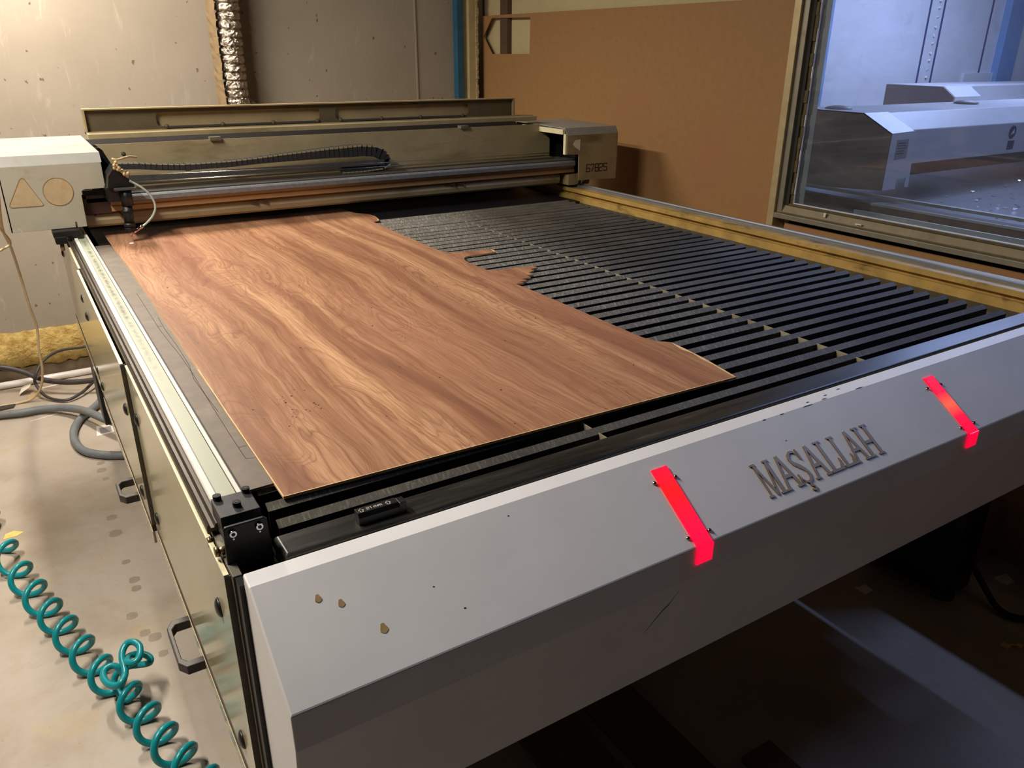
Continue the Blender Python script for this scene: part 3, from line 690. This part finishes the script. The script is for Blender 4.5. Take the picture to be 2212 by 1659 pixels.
obj('rail_body', MB().box(.24, 2.55, 3.430, 3.58, 1.090, 1.117), 'dark_steel', ga)
obj('upper_rail', MB().box(.33, 1.505, 3.50, 3.510, 1.148, 1.170), 'dark_steel', ga)
obj('chain_tray', MB().box(.36, 2.48, 3.515, 3.616, 1.118, 1.124), 'lid_inner', ga)
for z0, z1 in ((1.150, 1.140), (1.176, 1.152)):
    obj('drive_wire', MB().tube([(.40, 3.47, z0), (1.2, 3.47, (z0+z1)/2-.001), (2.47, 3.47, z1)], .0016, 6, smooth=1), 'steel', ga)
# back plate, black box for the shaded interior, lip
bpl = obj('back_plate', MB().prism([(.322, 1.284), (2.454, 1.284), (2.522, 1.205), (2.522, 1.06), (.43, 1.06), (.345, 1.262)], 'y', 3.618, 3.622), 'gantry_beige', ga)
for x, z in ((.419, 1.244), (.421, 1.169)):
    obj('bolt', bolt_mb((x, 3.618, z), (0, -1, 0), .0085, .005), ['dark_steel', 'bolt_steel'], bpl)
for x in (.782, 1.991):
    obj('clip', MB().box(x-.02, x+.025, 3.605, 3.64, 1.280, 1.294), 'side_plate', bpl)
obj('interior_shade', MB().box(.31, 2.53, 3.628, 4.02, 1.03, 1.27), 'black_matte', ga)  # black box added to paint the gantry's inside as deep shade
obj('lid_hinge_rail', MB().prism([(3.68, 1.298), (3.68, 1.319), (3.735, 1.322), (3.735, 1.298)], 'x', .309, 2.478), 'gantry_beige', ga, bevel=.002)
# open lid
ld = obj('lid', MB().box(.309, 2.37, 3.775, 3.779, 1.312, 1.412), 'lid_skin', ga)
obj('lid_rim', MB().box(.309, 2.372, 3.735, 3.779, 1.406, 1.412), 'lid_skin', ld, bevel=.001)
obj('lid_rim', MB().box(.309, .3165, 3.735, 3.779, 1.316, 1.406), 'lid_skin', ld)
obj('lid_rim', MB().box(2.364, 2.372, 3.735, 3.779, 1.316, 1.406), 'lid_skin', ld)
obj('lid_rim', MB().box(.309, 2.478, 3.722, 3.779, 1.316, 1.323), 'lid_skin', ld)
def rr_(x0, x1, z0, z1, r):
    o = []
    for cx, cz, a in ((x1-r, z1-r, 0), (x0+r, z1-r, 90), (x0+r, z0+r, 180), (x1-r, z0+r, 270)):
        for k in range(5): q = math.radians(a+k*22.5); o.append((cx+r*math.cos(q), cz+r*math.sin(q)))
    return o
obj('stiffener_plate', MB().prism(rect(.3165, 1.323, 2.364, 1.406), 'y', 3.755, 3.760, holes=[rr_(.585, 1.300, 1.334, 1.390, .018), rr_(1.378, 2.10, 1.334, 1.390, .018)]), 'lid_inner', ld)
mb = MB()
for x in (.622, .855, 1.079, 1.285, 1.400, 1.61, 1.82, 2.06): mb.dome((x, 3.75, 1.333), (0, -1, .2), .010, .009)
obj('lid_magnet', mb, 'lid_inner', ld)
obj('magnet_strip', MB().box(.63, 1.28, 3.745, 3.755, 1.326, 1.334).box(1.40, 2.06, 3.745, 3.755, 1.326, 1.334), 'dark_steel', ld)
# cable chain: individual links
path = [(.375, 1.210), (.456, 1.206), (.541, 1.196), (.629, 1.190), (.815, 1.192), (1.014, 1.203), (1.224, 1.212), (1.401, 1.216), (1.473, 1.209), (1.520, 1.186), (1.535, 1.160), (1.500, 1.140), (1.40, 1.134), (1.30, 1.134)]
cc = obj('cable_chain', MB().box(.375, .385, 3.51, 3.56, 1.20, 1.216), 'chain_dark', ga)
pts = []
for (x0, z0), (x1, z1) in zip(path, path[1:]):
    n = max(1, round(math.hypot(x1-x0, z1-z0)/.0215))
    pts += [(x0+(x1-x0)*i/n, z0+(z1-z0)*i/n) for i in range(n)]
pts.append(path[-1])
lk = None
for i, ((x0, z0), (x1, z1)) in enumerate(zip(pts, pts[1:])):
    c = ((x0+x1)/2, 3.535, (z0+z1)/2); ang = math.atan2(z1-z0, x1-x0)
    if lk is None:
        mb = MB().box(c[0]-.0098, c[0]+.0098, c[1]-.026, c[1]+.026, c[2]-.013, c[2]+.012).box(c[0]-.0085, c[0]+.009, c[1]-.0275, c[1]-.026, c[2]+.008, c[2]+.0128, 1)
        lk = obj('link', mb, ['chain_dark', 'chain_edge'], cc, at=c); o = lk
    else: o = inst(lk, cc, c)
    o.rotation_euler = (0, -ang, 0)
    s = 1.0 if x0 < .9 or i > 58 else 1+min(1.0, (x0-.9)*2.2)
    o.scale = (1, 1, s if z0 > 1.19 else 1.2)
# laser head
hd = obj('laser_head', MB().prism([(.345, 1.236), (.352, 1.224), (.400, 1.168), (.400, 1.158), (.31, 1.158), (.318, 1.20)], 'y', 3.30, 3.42).box(.305, .352, 3.31, 3.43, 1.105, 1.158), 'black_paint', ga)
obj('mount_plate', MB().box(.328, .402, 3.272, 3.34, 1.150, 1.157), 'dark_steel', hd)
obj('beam_tube', MB().cyl((.366, 3.30, 1.152), (.366, 3.30, 1.090), .021, seg=24), 'black_paint', hd)
obj('lens_tube', MB().cyl((.3635, 3.30, 1.092), (.3605, 3.30, 1.024), .0172, seg=24).cyl((.3605, 3.30, 1.075), (.3605, 3.30, 1.066), .0182, seg=24), 'rubber_black', hd)
obj('lens_collar', MB().cyl((.360, 3.30, 1.026), (.3595, 3.30, 1.012), .0200, .0215, seg=24).cyl((.3595, 3.30, 1.012), (.359, 3.30, .996), .0185, seg=24), 'rubber_black', hd)
obj('nozzle', MB().cyl((.359, 3.30, .996), (.3585, 3.30, .973), .0095, .0022, seg=20), 'nozzle_metal', hd)
obj('air_tube', MB().tube([(.385, 3.30, 1.180), (.423, 3.30, 1.153), (.450, 3.30, 1.121), (.461, 3.30, 1.080), (.447, 3.30, 1.045), (.422, 3.30, 1.020), (.402, 3.30, 1.007)], .0042, 10, smooth=5), 'tube_clear', hd)
obj('air_fitting', MB().cyl((.405, 3.30, 1.010), (.392, 3.30, 1.000), .007, seg=14).cyl((.392, 3.30, 1.000), (.370, 3.30, .988), .0055, seg=14), 'nozzle_metal', hd)
mb = MB()
for x, z in ((.342, 1.238), (.348, 1.248), (.352, 1.236), (.358, 1.228), (.352, 1.222), (.366, 1.216), (.372, 1.204), (.380, 1.196), (.384, 1.206), (.344, 1.226)):
    mb.dome((x, 3.29+random.uniform(-.012, .012), z), (random.uniform(-.5, .5), -.6, .8), .0065, .011, seg=8)
obj('wire_connector', mb.tube([(.34, 3.3, 1.262), (.36, 3.3, 1.258), (.40, 3.34, 1.262), (.44, 3.42, 1.25)], .004, 6), 'wire_beige', hd)
obj('focus_spot', MB().cyl((.3525, 3.281, .9516), (.3525, 3.281, .9524), .008, .004, seg=10), 'spark', hd)  # emissive flake painting the spot of light under the nozzle

# ------------------------------------------------------------------ sheet, offcut and gauge on the bed
br = [(1.313, 1.12), (1.323, 1.17), (1.337, 1.246), (1.344, 1.317), (1.347, 1.367), (1.34, 1.379), (1.318, 1.40), (1.309, 1.44), (1.308, 1.66), (1.308, 1.90), (1.305, 1.988), (1.302, 2.037), (1.331, 2.035), (1.327, 2.055), (1.357, 2.052), (1.351, 2.078), (1.387, 2.079), (1.392, 2.111), (1.418, 2.107), (1.416, 2.137), (1.446, 2.149), (1.446, 2.169), (1.481, 2.178), (1.472, 2.205), (1.415, 2.213), (1.341, 2.214), (1.312, 2.243), (1.310, 2.299), (1.312, 2.372), (1.320, 2.41), (1.336, 2.433), (1.358, 2.442), (1.412, 2.442), (1.469, 2.445), (1.482, 2.470), (1.480, 2.493), (1.431, 2.497), (1.347, 2.514), (1.309, 2.541), (1.305, 2.605), (1.304, 2.717), (1.304, 2.894), (1.305, 3.15), (1.306, 3.19), (1.345, 3.222), (1.365, 3.314), (1.360, 3.369), (1.318, 3.43), (1.304, 3.504), (1.302, 3.56)]
bl_ = [(.284, 3.56), (.285, 3.20), (.287, 2.9), (.286, 2.6), (.287, 2.388), (.284, 2.30), (.285, 2.041), (.283, 1.90), (.284, 1.833), (.281, 1.80), (.283, 1.643), (.280, 1.52), (.281, 1.39), (.279, 1.207), (.279, 1.142)]
o = obj('wood_sheet', MB().prism(br+bl_, 'z', .9462, .9515, 0, 1), ['walnut', 'mdf_edge'], at=(.8, 2.3, .9462))
tag(o, 'walnut wood grain sheet with a cut right edge lying on the laser bed', 'wood sheet')
tn = [(1.312, 1.121), (1.322, 1.17), (1.336, 1.246), (1.343, 1.317), (1.346, 1.366)]
ti = [(1.3085, 1.124), (1.316, 1.165), (1.3235, 1.20), (1.327, 1.246), (1.336, 1.28), (1.3325, 1.317), (1.340, 1.35)]
obj('torn_edge', MB().prism(tn+ti[::-1], 'z', .9510, .9518), 'mdf_edge', o)
obj('torn_edge', MB().prism([(1.470, 2.446), (1.482, 2.468), (1.480, 2.492), (1.474, 2.47)], 'z', .9510, .9518), 'mdf_edge', o)
obj('torn_edge', MB().prism([(1.328, 3.207), (1.345, 3.222), (1.364, 3.312), (1.352, 3.25)], 'z', .9510, .9518), 'mdf_edge', o)
obj('pale_edge', MB().prism([(.2795, 1.1415), (1.3125, 1.1195), (1.3122, 1.1213), (.2800, 1.1432)], 'z', .9512, .9517), 'mdf_edge', o)
obj('pale_edge', MB().prism([(.2785, 1.142), (.2803, 1.142), (.2822, 1.52), (.2842, 1.80), (.2823, 1.80), (.2803, 1.52)], 'z', .9512, .9517), 'mdf_edge', o)
mb = MB()
for i in range(52):
    x = random.uniform(.32, 1.28); y = random.uniform(1.16, 2.6); r = random.uniform(.001, .0028)
    if i < 22: x = random.gauss(.40, .03); y = random.gauss(1.48, .05)
    mb.dome((x, y, .9515), (0, 0, 1), r, r*.6, seg=6)
c_ = obj('chip_debris', mb, 'plank', o); c_['kind'] = 'stuff'
g = obj('grey_sheet', MB().box(.2235, .40, 1.195, 3.30, .9457, .9461).prism([(.2235, 1.195), (.2785, 1.197), (.2785, 3.30), (.2235, 3.30)], 'z', .9461, .9500), 'grey_board', at=(.3, 2.2, .9457))
tag(g, 'narrow grey board strip lying between the left rail and the walnut sheet', 'board offcut')
mb = MB()
def groove(pts):
    for a, b in zip(pts, pts[1:]): mb.prism(bar(*a, *b, .0012), 'z', .9498, .9502)
groove([(.262, 2.548), (.261, 2.321), (.260, 2.15), (.263, 2.037), (.267, 1.922), (.268, 1.775), (.265, 1.654), (.263, 1.525), (.262, 1.422), (.262, 1.310), (.277, 1.305)])
groove([(.275, 2.264), (.272, 2.144), (.274, 1.999), (.272, 1.844), (.263, 1.745), (.265, 1.639), (.268, 1.543)])
groove([(.258, 2.18), (.270, 2.178)]); groove([(.262, 1.36), (.277, 1.362)])
obj('laser_kerf', mb, 'kerf_dark', g)
gg = obj('focus_gauge', MB().prism([(.973, .966), (.973, .978), (.977, .985), (.993, .985), (.993, .966)], 'x', .345, .412), 'black_paint', bevel=.001, at=(.38, .983, .966))
tag(gg, 'small black plastic focus gauge block marked 21 mm lying on the black front tube', 'gauge block')
obj('gauge_end', MB().box(.412, .424, .9735, .992, .966, .984), 'black_paint', gg, bevel=.001)
mb = MB()
def gtext(c, x, y, wd, h, lw):
    for pl_ in SEG[c]:
        for a, b in zip(pl_, pl_[1:]): mb.prism(bar(x+a[0]*wd, y+a[1]*h, x+b[0]*wd, y+b[1]*h, lw), 'z', .985, .9852)
gtext('^', .3485, .979, .009, .010, .0007); gtext('2', .3620, .9815, .004, .006, .0008); gtext('1', .3665, .9815, .004, .006, .0008)
gtext('m', .3740, .9815, .0055, .007, .0008); gtext('m', .3810, .9815, .0055, .007, .0008); gtext('^', .3925, .979, .009, .010, .0007)
obj('gauge_marking', mb, 'print_white', gg)

# ------------------------------------------------------------------ foil duct on the back wall
mb = MB(); seg = 28; rows = []; z = .9; k = 0
while z < 3.2:
    for dz, dr in ((0, .0), (.006, -.008), (.014, .003), (.028, .004), (.040, .001)):
        rows.append((z+dz, .066+dr))
    z += .047
vs = []
for zz, r in rows:
    ox = .004*math.sin(zz*7)
    for i in range(seg):
        q = 2*math.pi*i/seg; rr2 = r+random.uniform(-.0035, .0035)
        vs.append((1.285+ox+rr2*math.cos(q), 5.17+rr2*math.sin(q), zz))
n = len(rows)
mb.add(vs, [(j*seg+i, j*seg+(i+1) % seg, (j+1)*seg+(i+1) % seg, (j+1)*seg+i) for j in range(n-1) for i in range(seg)], 0, False)
mb.add(vs, [tuple(range(seg)), tuple(range((n-1)*seg, n*seg))])
du = obj('foil_duct', mb, 'foil', at=(1.285, 5.17, .9))
tag(du, 'crumpled silver foil ventilation duct running up the back wall behind the lid', 'duct')
mb = MB(); vs = []
K2 = 80
for i in range(K2+1):
    zz = .9+i*(2.3/K2)
    for j, (dx, dy) in enumerate(((.205, 5.13), (.185, 5.16), (.178, 5.22), (.225, 5.25))):
        vs.append((1.0+dx+random.uniform(-.004, .004), dy+random.uniform(-.004, .004), zz))
mb.add(vs, [(i*4+j, i*4+j+1, (i+1)*4+j+1, (i+1)*4+j) for i in range(K2) for j in range(3)], 0, False)
obj('tape_wrap', mb, 'brown_tape', du)
obj('torn_flap', MB().add([(1.34, 5.12, 1.39), (1.348, 5.10, 1.345), (1.385, 5.11, 1.335), (1.36, 5.12, 1.355)], [(0, 1, 2, 3)]), 'cable_dark', du)

# ------------------------------------------------------------------ coiled teal hose on the floor
ax = [(-.372, 3.60), (-.312, 3.28), (-.271, 3.07), (-.233, 2.916), (-.193, 2.76), (-.156, 2.632), (-.119, 2.494), (-.081, 2.358), (-.040, 2.235), (.001, 2.125), (.030, 2.010), (.058, 1.905), (.092, 1.80), (.125, 1.69), (.16, 1.57), (.20, 1.45)]
pts = []; R = .043
def axp(u):
    i = min(int(u), len(ax)-2); f = u-i; a, b = Vector(ax[i]), Vector(ax[i+1]); return a+(b-a)*f, (b-a).normalized()
def helix(u0, u1, ph=-.42):
    out = []
    n = int((u1-u0)*20)
    for i in range(n+1):
        u = u0+(u1-u0)*i/n; p, d = axp(u); nn = Vector((-d.y, d.x)); q = 2*math.pi*(u+ph)
        out.append((p.x-nn.x*R*math.sin(q), p.y-nn.y*R*math.sin(q), FL+.0535+R*math.cos(q)))
    return out
pts = helix(0, 7.98)
knot = [(-0.014, 2.239, -.19), (-0.006, 2.233, -0.16), (-0.014, 2.239, -0.13), (-0.031, 2.248, -0.12), (-0.052, 2.24, -0.12), (-0.059, 2.209, -0.12), (-0.051, 2.173, -0.12), (-0.033, 2.145, -0.115), (-0.015, 2.14, -0.105), (-0.002, 2.162, -0.1),
        (0.001, 2.183, -0.09), (0.0, 2.212, -0.08), (0.007, 2.237, -0.07), (0.023, 2.251, -0.06), (0.041, 2.241, -0.055), (0.053, 2.219, -0.06), (0.05, 2.189, -0.065), (0.039, 2.17, -0.07), (0.023, 2.171, -0.075), (0.012, 2.191, -0.08), (0.017, 2.23, -0.095),
        (0.036, 2.245, -0.105), (0.058, 2.239, -0.11), (0.073, 2.222, -0.115), (0.074, 2.208, -0.12), (0.064, 2.213, -0.13), (0.042, 2.233, -0.14), (0.017, 2.255, -0.15), (-0.01, 2.271, -0.165), (-0.027, 2.273, -0.18), (-0.035, 2.264, -0.195), (-0.034, 2.24, -0.205), (-0.026, 2.214, -0.212)]
tail = helix(8.44, 15, .08)
mb = MB().tube(pts+knot+tail, .0104, 8, smooth=3)
ho = obj('air_hose', mb, 'teal_hose'); tag(ho, 'teal coiled air hose stretched over the concrete floor left of the machine', 'hose')
# ------------------------------------------------------------------ cables, pipe and litter
def cable(name, pts, r, mat, label, cat, seg=8, sm=5):
    return tag(obj(name, MB().tube(pts, r, seg, smooth=sm), mat), label, cat, {'grey_hose': 'grey hoses on the floor', 'beige_wire': 'beige wires below the left gantry cover'}.get(name))
cable('power_cable', [(-.62, 5.05, .02), (-.42, 5.10, -.02), (-.26, 5.14, -.06), (-.15, 5.10, -.10), (-.06, 5.02, -.14), (.06, 4.93, -.15), (.20, 4.86, -.14), (.32, 4.8, -.1)], .016, 'cable_dark', 'thick dark cable sagging along the wall foot into the back of the machine', 'cable')
cable('looped_cable', [(.30, 4.95, .05), (.17, 4.98, .03), (.06, 5.03, .015), (-.03, 5.03, -.025), (-.09, 4.98, -.09), (-.10, 4.99, -.15), (-.06, 4.90, -.205), (.03, 4.81, -.212), (.12, 4.86, -.20), (.20, 4.96, -.18), (.30, 5.05, -.16)], .0085, 'cable_dark', 'thin dark cable hanging in one wide loop near the wall foot', 'cable')
cable('grey_hose', [(-.62, 4.83, -.205), (-.40, 4.77, -.205), (-.297, 4.751, -.203), (-.189, 4.719, -.2), (-.078, 4.708, -.2), (.030, 4.60, -.180), (.112, 4.43, -.155), (.190, 4.22, -.140), (.30, 4.0, -.12)], .021, 'hose_grey', 'thick grey hose crossing the floor from the left edge into the machine', 'hose')
cable('grey_hose', [(.19, 4.64, -.19), (.173, 4.626, -.200), (.126, 4.561, -.204), (.072, 4.476, -.206), (.029, 4.337, -.206), (.022, 4.186, -.206), (.053, 4.05, -.206), (.127, 3.959, -.206), (.223, 3.899, -.206), (.34, 3.87, -.206)], .020, 'hose_grey', 'grey hose bent in a half circle on the floor, running under the machine', 'hose')
cable('white_pipe', [(-.70, 5.225, FL+.021), (-.04, 5.225, FL+.021), (.62, 5.225, FL+.021)], .021, 'pipe_white', 'straight white plastic pipe lying along the foot of the back wall', 'pipe', 14, 1)
W1 = [(-.045, 4.0, 1.07), (-.056, 4.1, .98), (-.064, 4.25, .87), (-.052, 4.5, .74), (-.045, 4.72, .56), (-.037, 4.80, .36), (-.027, 4.86, .226), (-.044, 4.87, .088), (-.050, 4.88, -.03), (-.078, 4.90, -.14), (-.13, 4.92, -.205), (-.20, 4.93, FL+.007), (-.294, 4.93, FL+.006), (-.45, 4.90, FL+.006)]
cable('beige_wire', W1, .0065, 'wire_beige', 'beige wire hanging from the left gantry cover down to the floor', 'wire')
cable('beige_wire', [(-.10, 4.0, .98), (-.062, 4.05, .90), (-.046, 4.12, .835), (-.075, 4.12, .815), (-.13, 4.05, .81), (-.22, 4.0, .82)], .0055, 'wire_beige', 'short beige wire tied to the hanging wire below the left gantry cover', 'wire')
def scrap(name, x, y, pts, mat, label, h=.0012, tilt=0.0):
    mb = MB(); n = len(pts); z = FL+.0002
    vs = [(x+a, y+b, z+max(0, tilt*(a+.05))) for a, b in pts]+[(x+a, y+b, z+h+max(0, tilt*(a+.05))) for a, b in pts]
    mb.add(vs, [tuple(range(n-1, -1, -1)), tuple(range(n, 2*n))]+[(i, (i+1) % n, n+(i+1) % n, n+i) for i in range(n)])
    return tag(obj(name, mb, mat), label, 'scrap', 'paper scraps on the floor' if name == 'paper_scrap' else None)
scrap('paper_scrap', -.165, 5.08, [(-.03, -.03), (.03, -.035), (.045, .01), (-.01, .06)], 'paper', 'bent white paper scrap leaning against the white pipe', tilt=.6)
scrap('paper_scrap', -.12, 5.0, [(-.04, -.07), (.03, -.03), (.025, .03), (-.03, .05)], 'sticker_tan', 'pale tan card scrap on the floor beneath the hanging beige wire')
scrap('paper_scrap', .06, 4.86, [(-.02, -.012), (.022, .0), (.012, .02), (-.03, .01)], 'paper', 'tiny white paper triangle on the floor left of the machine')
s = scrap('printed_label', .165, 4.31, [(-.04, -.06), (.05, -.05), (.06, .07), (-.03, .07)], 'paper', 'printed white label lying on the floor beside the grey hose bend')
obj('label_print', MB().box(.145, .20, 4.27, 4.345, FL+.0015, FL+.0017), 'label_grey', s)
scrap('yellow_scrap', -.285, 3.43, [(-.03, -.02), (.02, -.02), (.045, .0), (.01, .03), (-.02, .02)], 'paper_yellow', 'small yellow scrap on the concrete floor beside the teal hose')
scrap('white_strip', .0, 5.12, [(-.10, -.008), (.14, .03), (.14, .04), (-.10, .01)], 'paper', 'thin white strip lying on the floor in front of the white pipe')
scrap('thin_stick', -.02, 4.66, [(-.14, -.03), (.10, .04), (.10, .045), (-.14, -.024)], 'paper', 'thin pale sliver lying on the floor behind the grey hose', .002)
scrap('dark_scrap', -.27, 4.90, [(-.05, -.03), (.04, -.02), (.05, .02), (-.03, .03)], 'cable_dark', 'dark crumb of rubber under the beige wire at the left edge', .01)
# ------------------------------------------------------------------ under and in front of the machine
def plank(x0, x1, y0, y1, h, lab, mat='plank', z=FL):
    return tag(obj('plank', MB().box(x0, x1, y0, y1, z, z+h), mat, bevel=.002), lab, 'plank', 'planks under the machine')
plank(.93, 1.125, .3, 1.9, .018, 'dark brown plank on the floor under the front cover, leftmost of three')
plank(1.165, 1.345, .25, 1.75, .018, 'dark brown plank on the floor under the front cover, middle of three')
plank(1.43, 1.545, .35, 1.03, .022, 'short dark plank under the front cover, nearest the right leg')
cable('black_cable', [(2.86, 1.60, .25), (2.84, 1.40, .05), (2.80, 1.20, -.10), (2.74, 1.06, -.18), (2.71, .99, -.208), (2.73, .93, -.214), (2.82, .88, -.214), (3.0, .85, -.214)], .012, 'cable_black', 'black cable curling over the floor beside the right leg', 'cable')
tag(obj('cardboard_box', MB().box(2.90, 3.05, 1.20, 1.75, FL, .02), 'cardboard', bevel=.003), 'brown cardboard box on the floor between right leg and partition', 'box')
scrap('paper_scrap', 2.93, 1.08, [(-.03, -.02), (.02, -.025), (.04, .02), (-.02, .03)], 'paper', 'crumpled white scrap on the floor near the cardboard box', .006)
scrap('paper_scrap', 2.42, 1.33, [(-.02, -.02), (.025, -.02), (.03, .02), (-.02, .025)], 'paper', 'small pale paper square on the floor left of the right leg')
s = scrap('brass_fitting', 2.56, .885, [(-.012, -.012), (.012, -.012), (.012, .012), (-.012, .012)], 'paper_yellow', 'small yellowish broken fitting on the floor in front of the right leg', .006)
obj('fitting_end', MB().box(2.59, 2.612, .850, .868, FL, FL+.006), 'paper_yellow', s)
obj('fitting_rod', MB().cyl((2.566, .884, FL+.004), (2.598, .862, FL+.004), .003, seg=8), 'paper_yellow', s)
# ------------------------------------------------------------------ machine in the next room
m2 = thing('laser_cutter', (5.2, 2.2, FL), 'white laser cutting machine seen through the window, nearest the glass', 'machine', 'machines in the next room')
sec = [(2.5, .976), (2.5, 1.263), (2.68, 1.352), (3.12, 1.356), (3.12, .93)]
g = obj('end_cover', MB().prism(sec, 'x', 3.872, 3.876), 'machine_shaded', m2)
obj('cover_front', MB().prism([(3.872, .976), (3.872, 1.262), (4.075, 1.268), (4.10, .978), (4.063, .981), (4.061, 1.030), (3.985, 1.028), (3.980, .976)], 'y', 2.498, 2.502), 'machine_white', g)
obj('cover_top', MB().prism([(2.5, 1.262), (2.68, 1.352), (3.12, 1.356), (3.12, 1.350), (2.682, 1.346), (2.502, 1.258)], 'x', 3.872, 4.078), 'machine_white', g)
obj('info_label', MB().prism([(3.925, 1.130), (3.925, 1.228), (4.025, 1.230), (4.028, 1.135)], 'y', 2.4965, 2.498), 'label_grey', g)
mb = MB()
for k in range(5): mb.box(3.938, 3.985+random.uniform(0, .03), 2.4955, 2.4965, 1.210-k*.013, 1.214-k*.013)
obj('label_text', mb, 'label_blue', g)
obj('access_plate', MB().box(3.868, 3.872, 2.985, 3.05, .965, 1.045).prism([(2.985, 1.05), (2.985, 1.085), (3.0, 1.10), (3.05, 1.10), (3.05, 1.05)], 'x', 3.868, 3.872), 'machine_white', g)
bs = [(2.60, 1.078), (2.60, 1.258), (2.70, 1.345), (3.10, 1.352), (3.10, 1.078)]
g = obj('gantry_cover', MB().prism(bs, 'x', 4.10, 8.6), 'machine_white', m2, bevel=.004)
for x in (4.02, 5.3): obj('lid_latch', MB().dome((x, 2.95, 1.353), (0, 0, 1), .075, .02, seg=16), 'label_grey', g)
mb = MB().cyl((5.25, 2.60, 1.205), (5.25, 2.597, 1.205), .038, seg=20).box(5.225, 5.295, 2.597, 2.60, 1.105, 1.155)
obj('warning_label', mb, 'label_blue', g)
obj('label_symbol', MB().prism([(5.232, 1.19), (5.262, 1.225), (5.27, 1.20)], 'y', 2.596, 2.597), 'paper', g)
obj('gantry_beam', MB().box(4.06, 8.6, 2.68, 2.85, 1.0, 1.078), 'label_grey', m2)
obj('bed_surface', MB().box(3.80, 8.6, -1.5, 4.2, .90, .925), 'bed_grey', m2)
obj('side_rail', MB().box(3.64, 3.70, -1.5, 4.2, .90, .945), 'gasket_dark', m2)
obj('track_rail', MB().box(3.742, 3.768, -1.5, 4.2, .958, .972), 'rail_pale', m2)
obj('outer_rail', MB().box(3.50, 3.57, -1.5, 2.30, .930, .975), 'dark_brown', m2)
obj('rail_edge', MB().box(3.492, 3.50, -1.5, 2.30, .965, .976), 'rail_pale', m2)
obj('edge_strip', MB().box(3.40, 3.412, -1.5, 2.32, .925, .950), 'rail_pale', m2)
obj('side_deck', MB().box(3.16, 3.40, -1.5, 4.2, .90, .925), 'deck_green', m2)
obj('machine_body', MB().box(3.2, 8.6, -1.5, 4.2, FL+.08, .90), 'gasket_dark', m2)
for x, y in ((3.6, -1.3), (3.6, 4.0), (8.4, -1.3), (8.4, 4.0)): obj('leg', MB().box(x-.06, x+.06, y-.06, y+.06, FL, FL+.08), 'black_paint', m2)
mb = MB()
for i in range(260):
    x = random.uniform(3.85, 6.0); y = random.uniform(.8, 2.5); r = random.uniform(.004, .016); q = random.uniform(0, 6.28)
    mb.add([(x+r*math.cos(q+a*2.1), y+r*math.sin(q+a*2.1), .927+random.uniform(0, .010)) for a in range(3)], [(0, 1, 2)])
obj('bed_scraps', mb, 'steel', m2)['kind'] = 'stuff'
m3 = thing('laser_cutter', (8.2, 4.7, FL), 'second white machine standing farther behind, at the back of the next room', 'machine', 'machines in the next room')
g = obj('end_cover', MB().prism([(4.30, 1.15), (4.30, 1.285), (4.42, 1.37), (5.0, 1.375), (5.0, 1.15)], 'x', 7.5, 7.95), 'machine_shaded', m3)
obj('cover_top', MB().prism([(4.298, 1.15), (4.298, 1.287), (4.42, 1.373), (5.0, 1.379), (5.0, 1.375), (4.42, 1.369), (4.302, 1.285), (4.302, 1.15)], 'x', 7.52, 7.95), 'machine_white', g)
obj('gantry_cover', MB().box(7.95, 11, 4.4, 5.0, 1.15, 1.38), 'machine_white', m3, bevel=.01)
obj('machine_body', MB().box(7.5, 11, 4.28, 5.1, FL, 1.149), 'machine_white', m3)
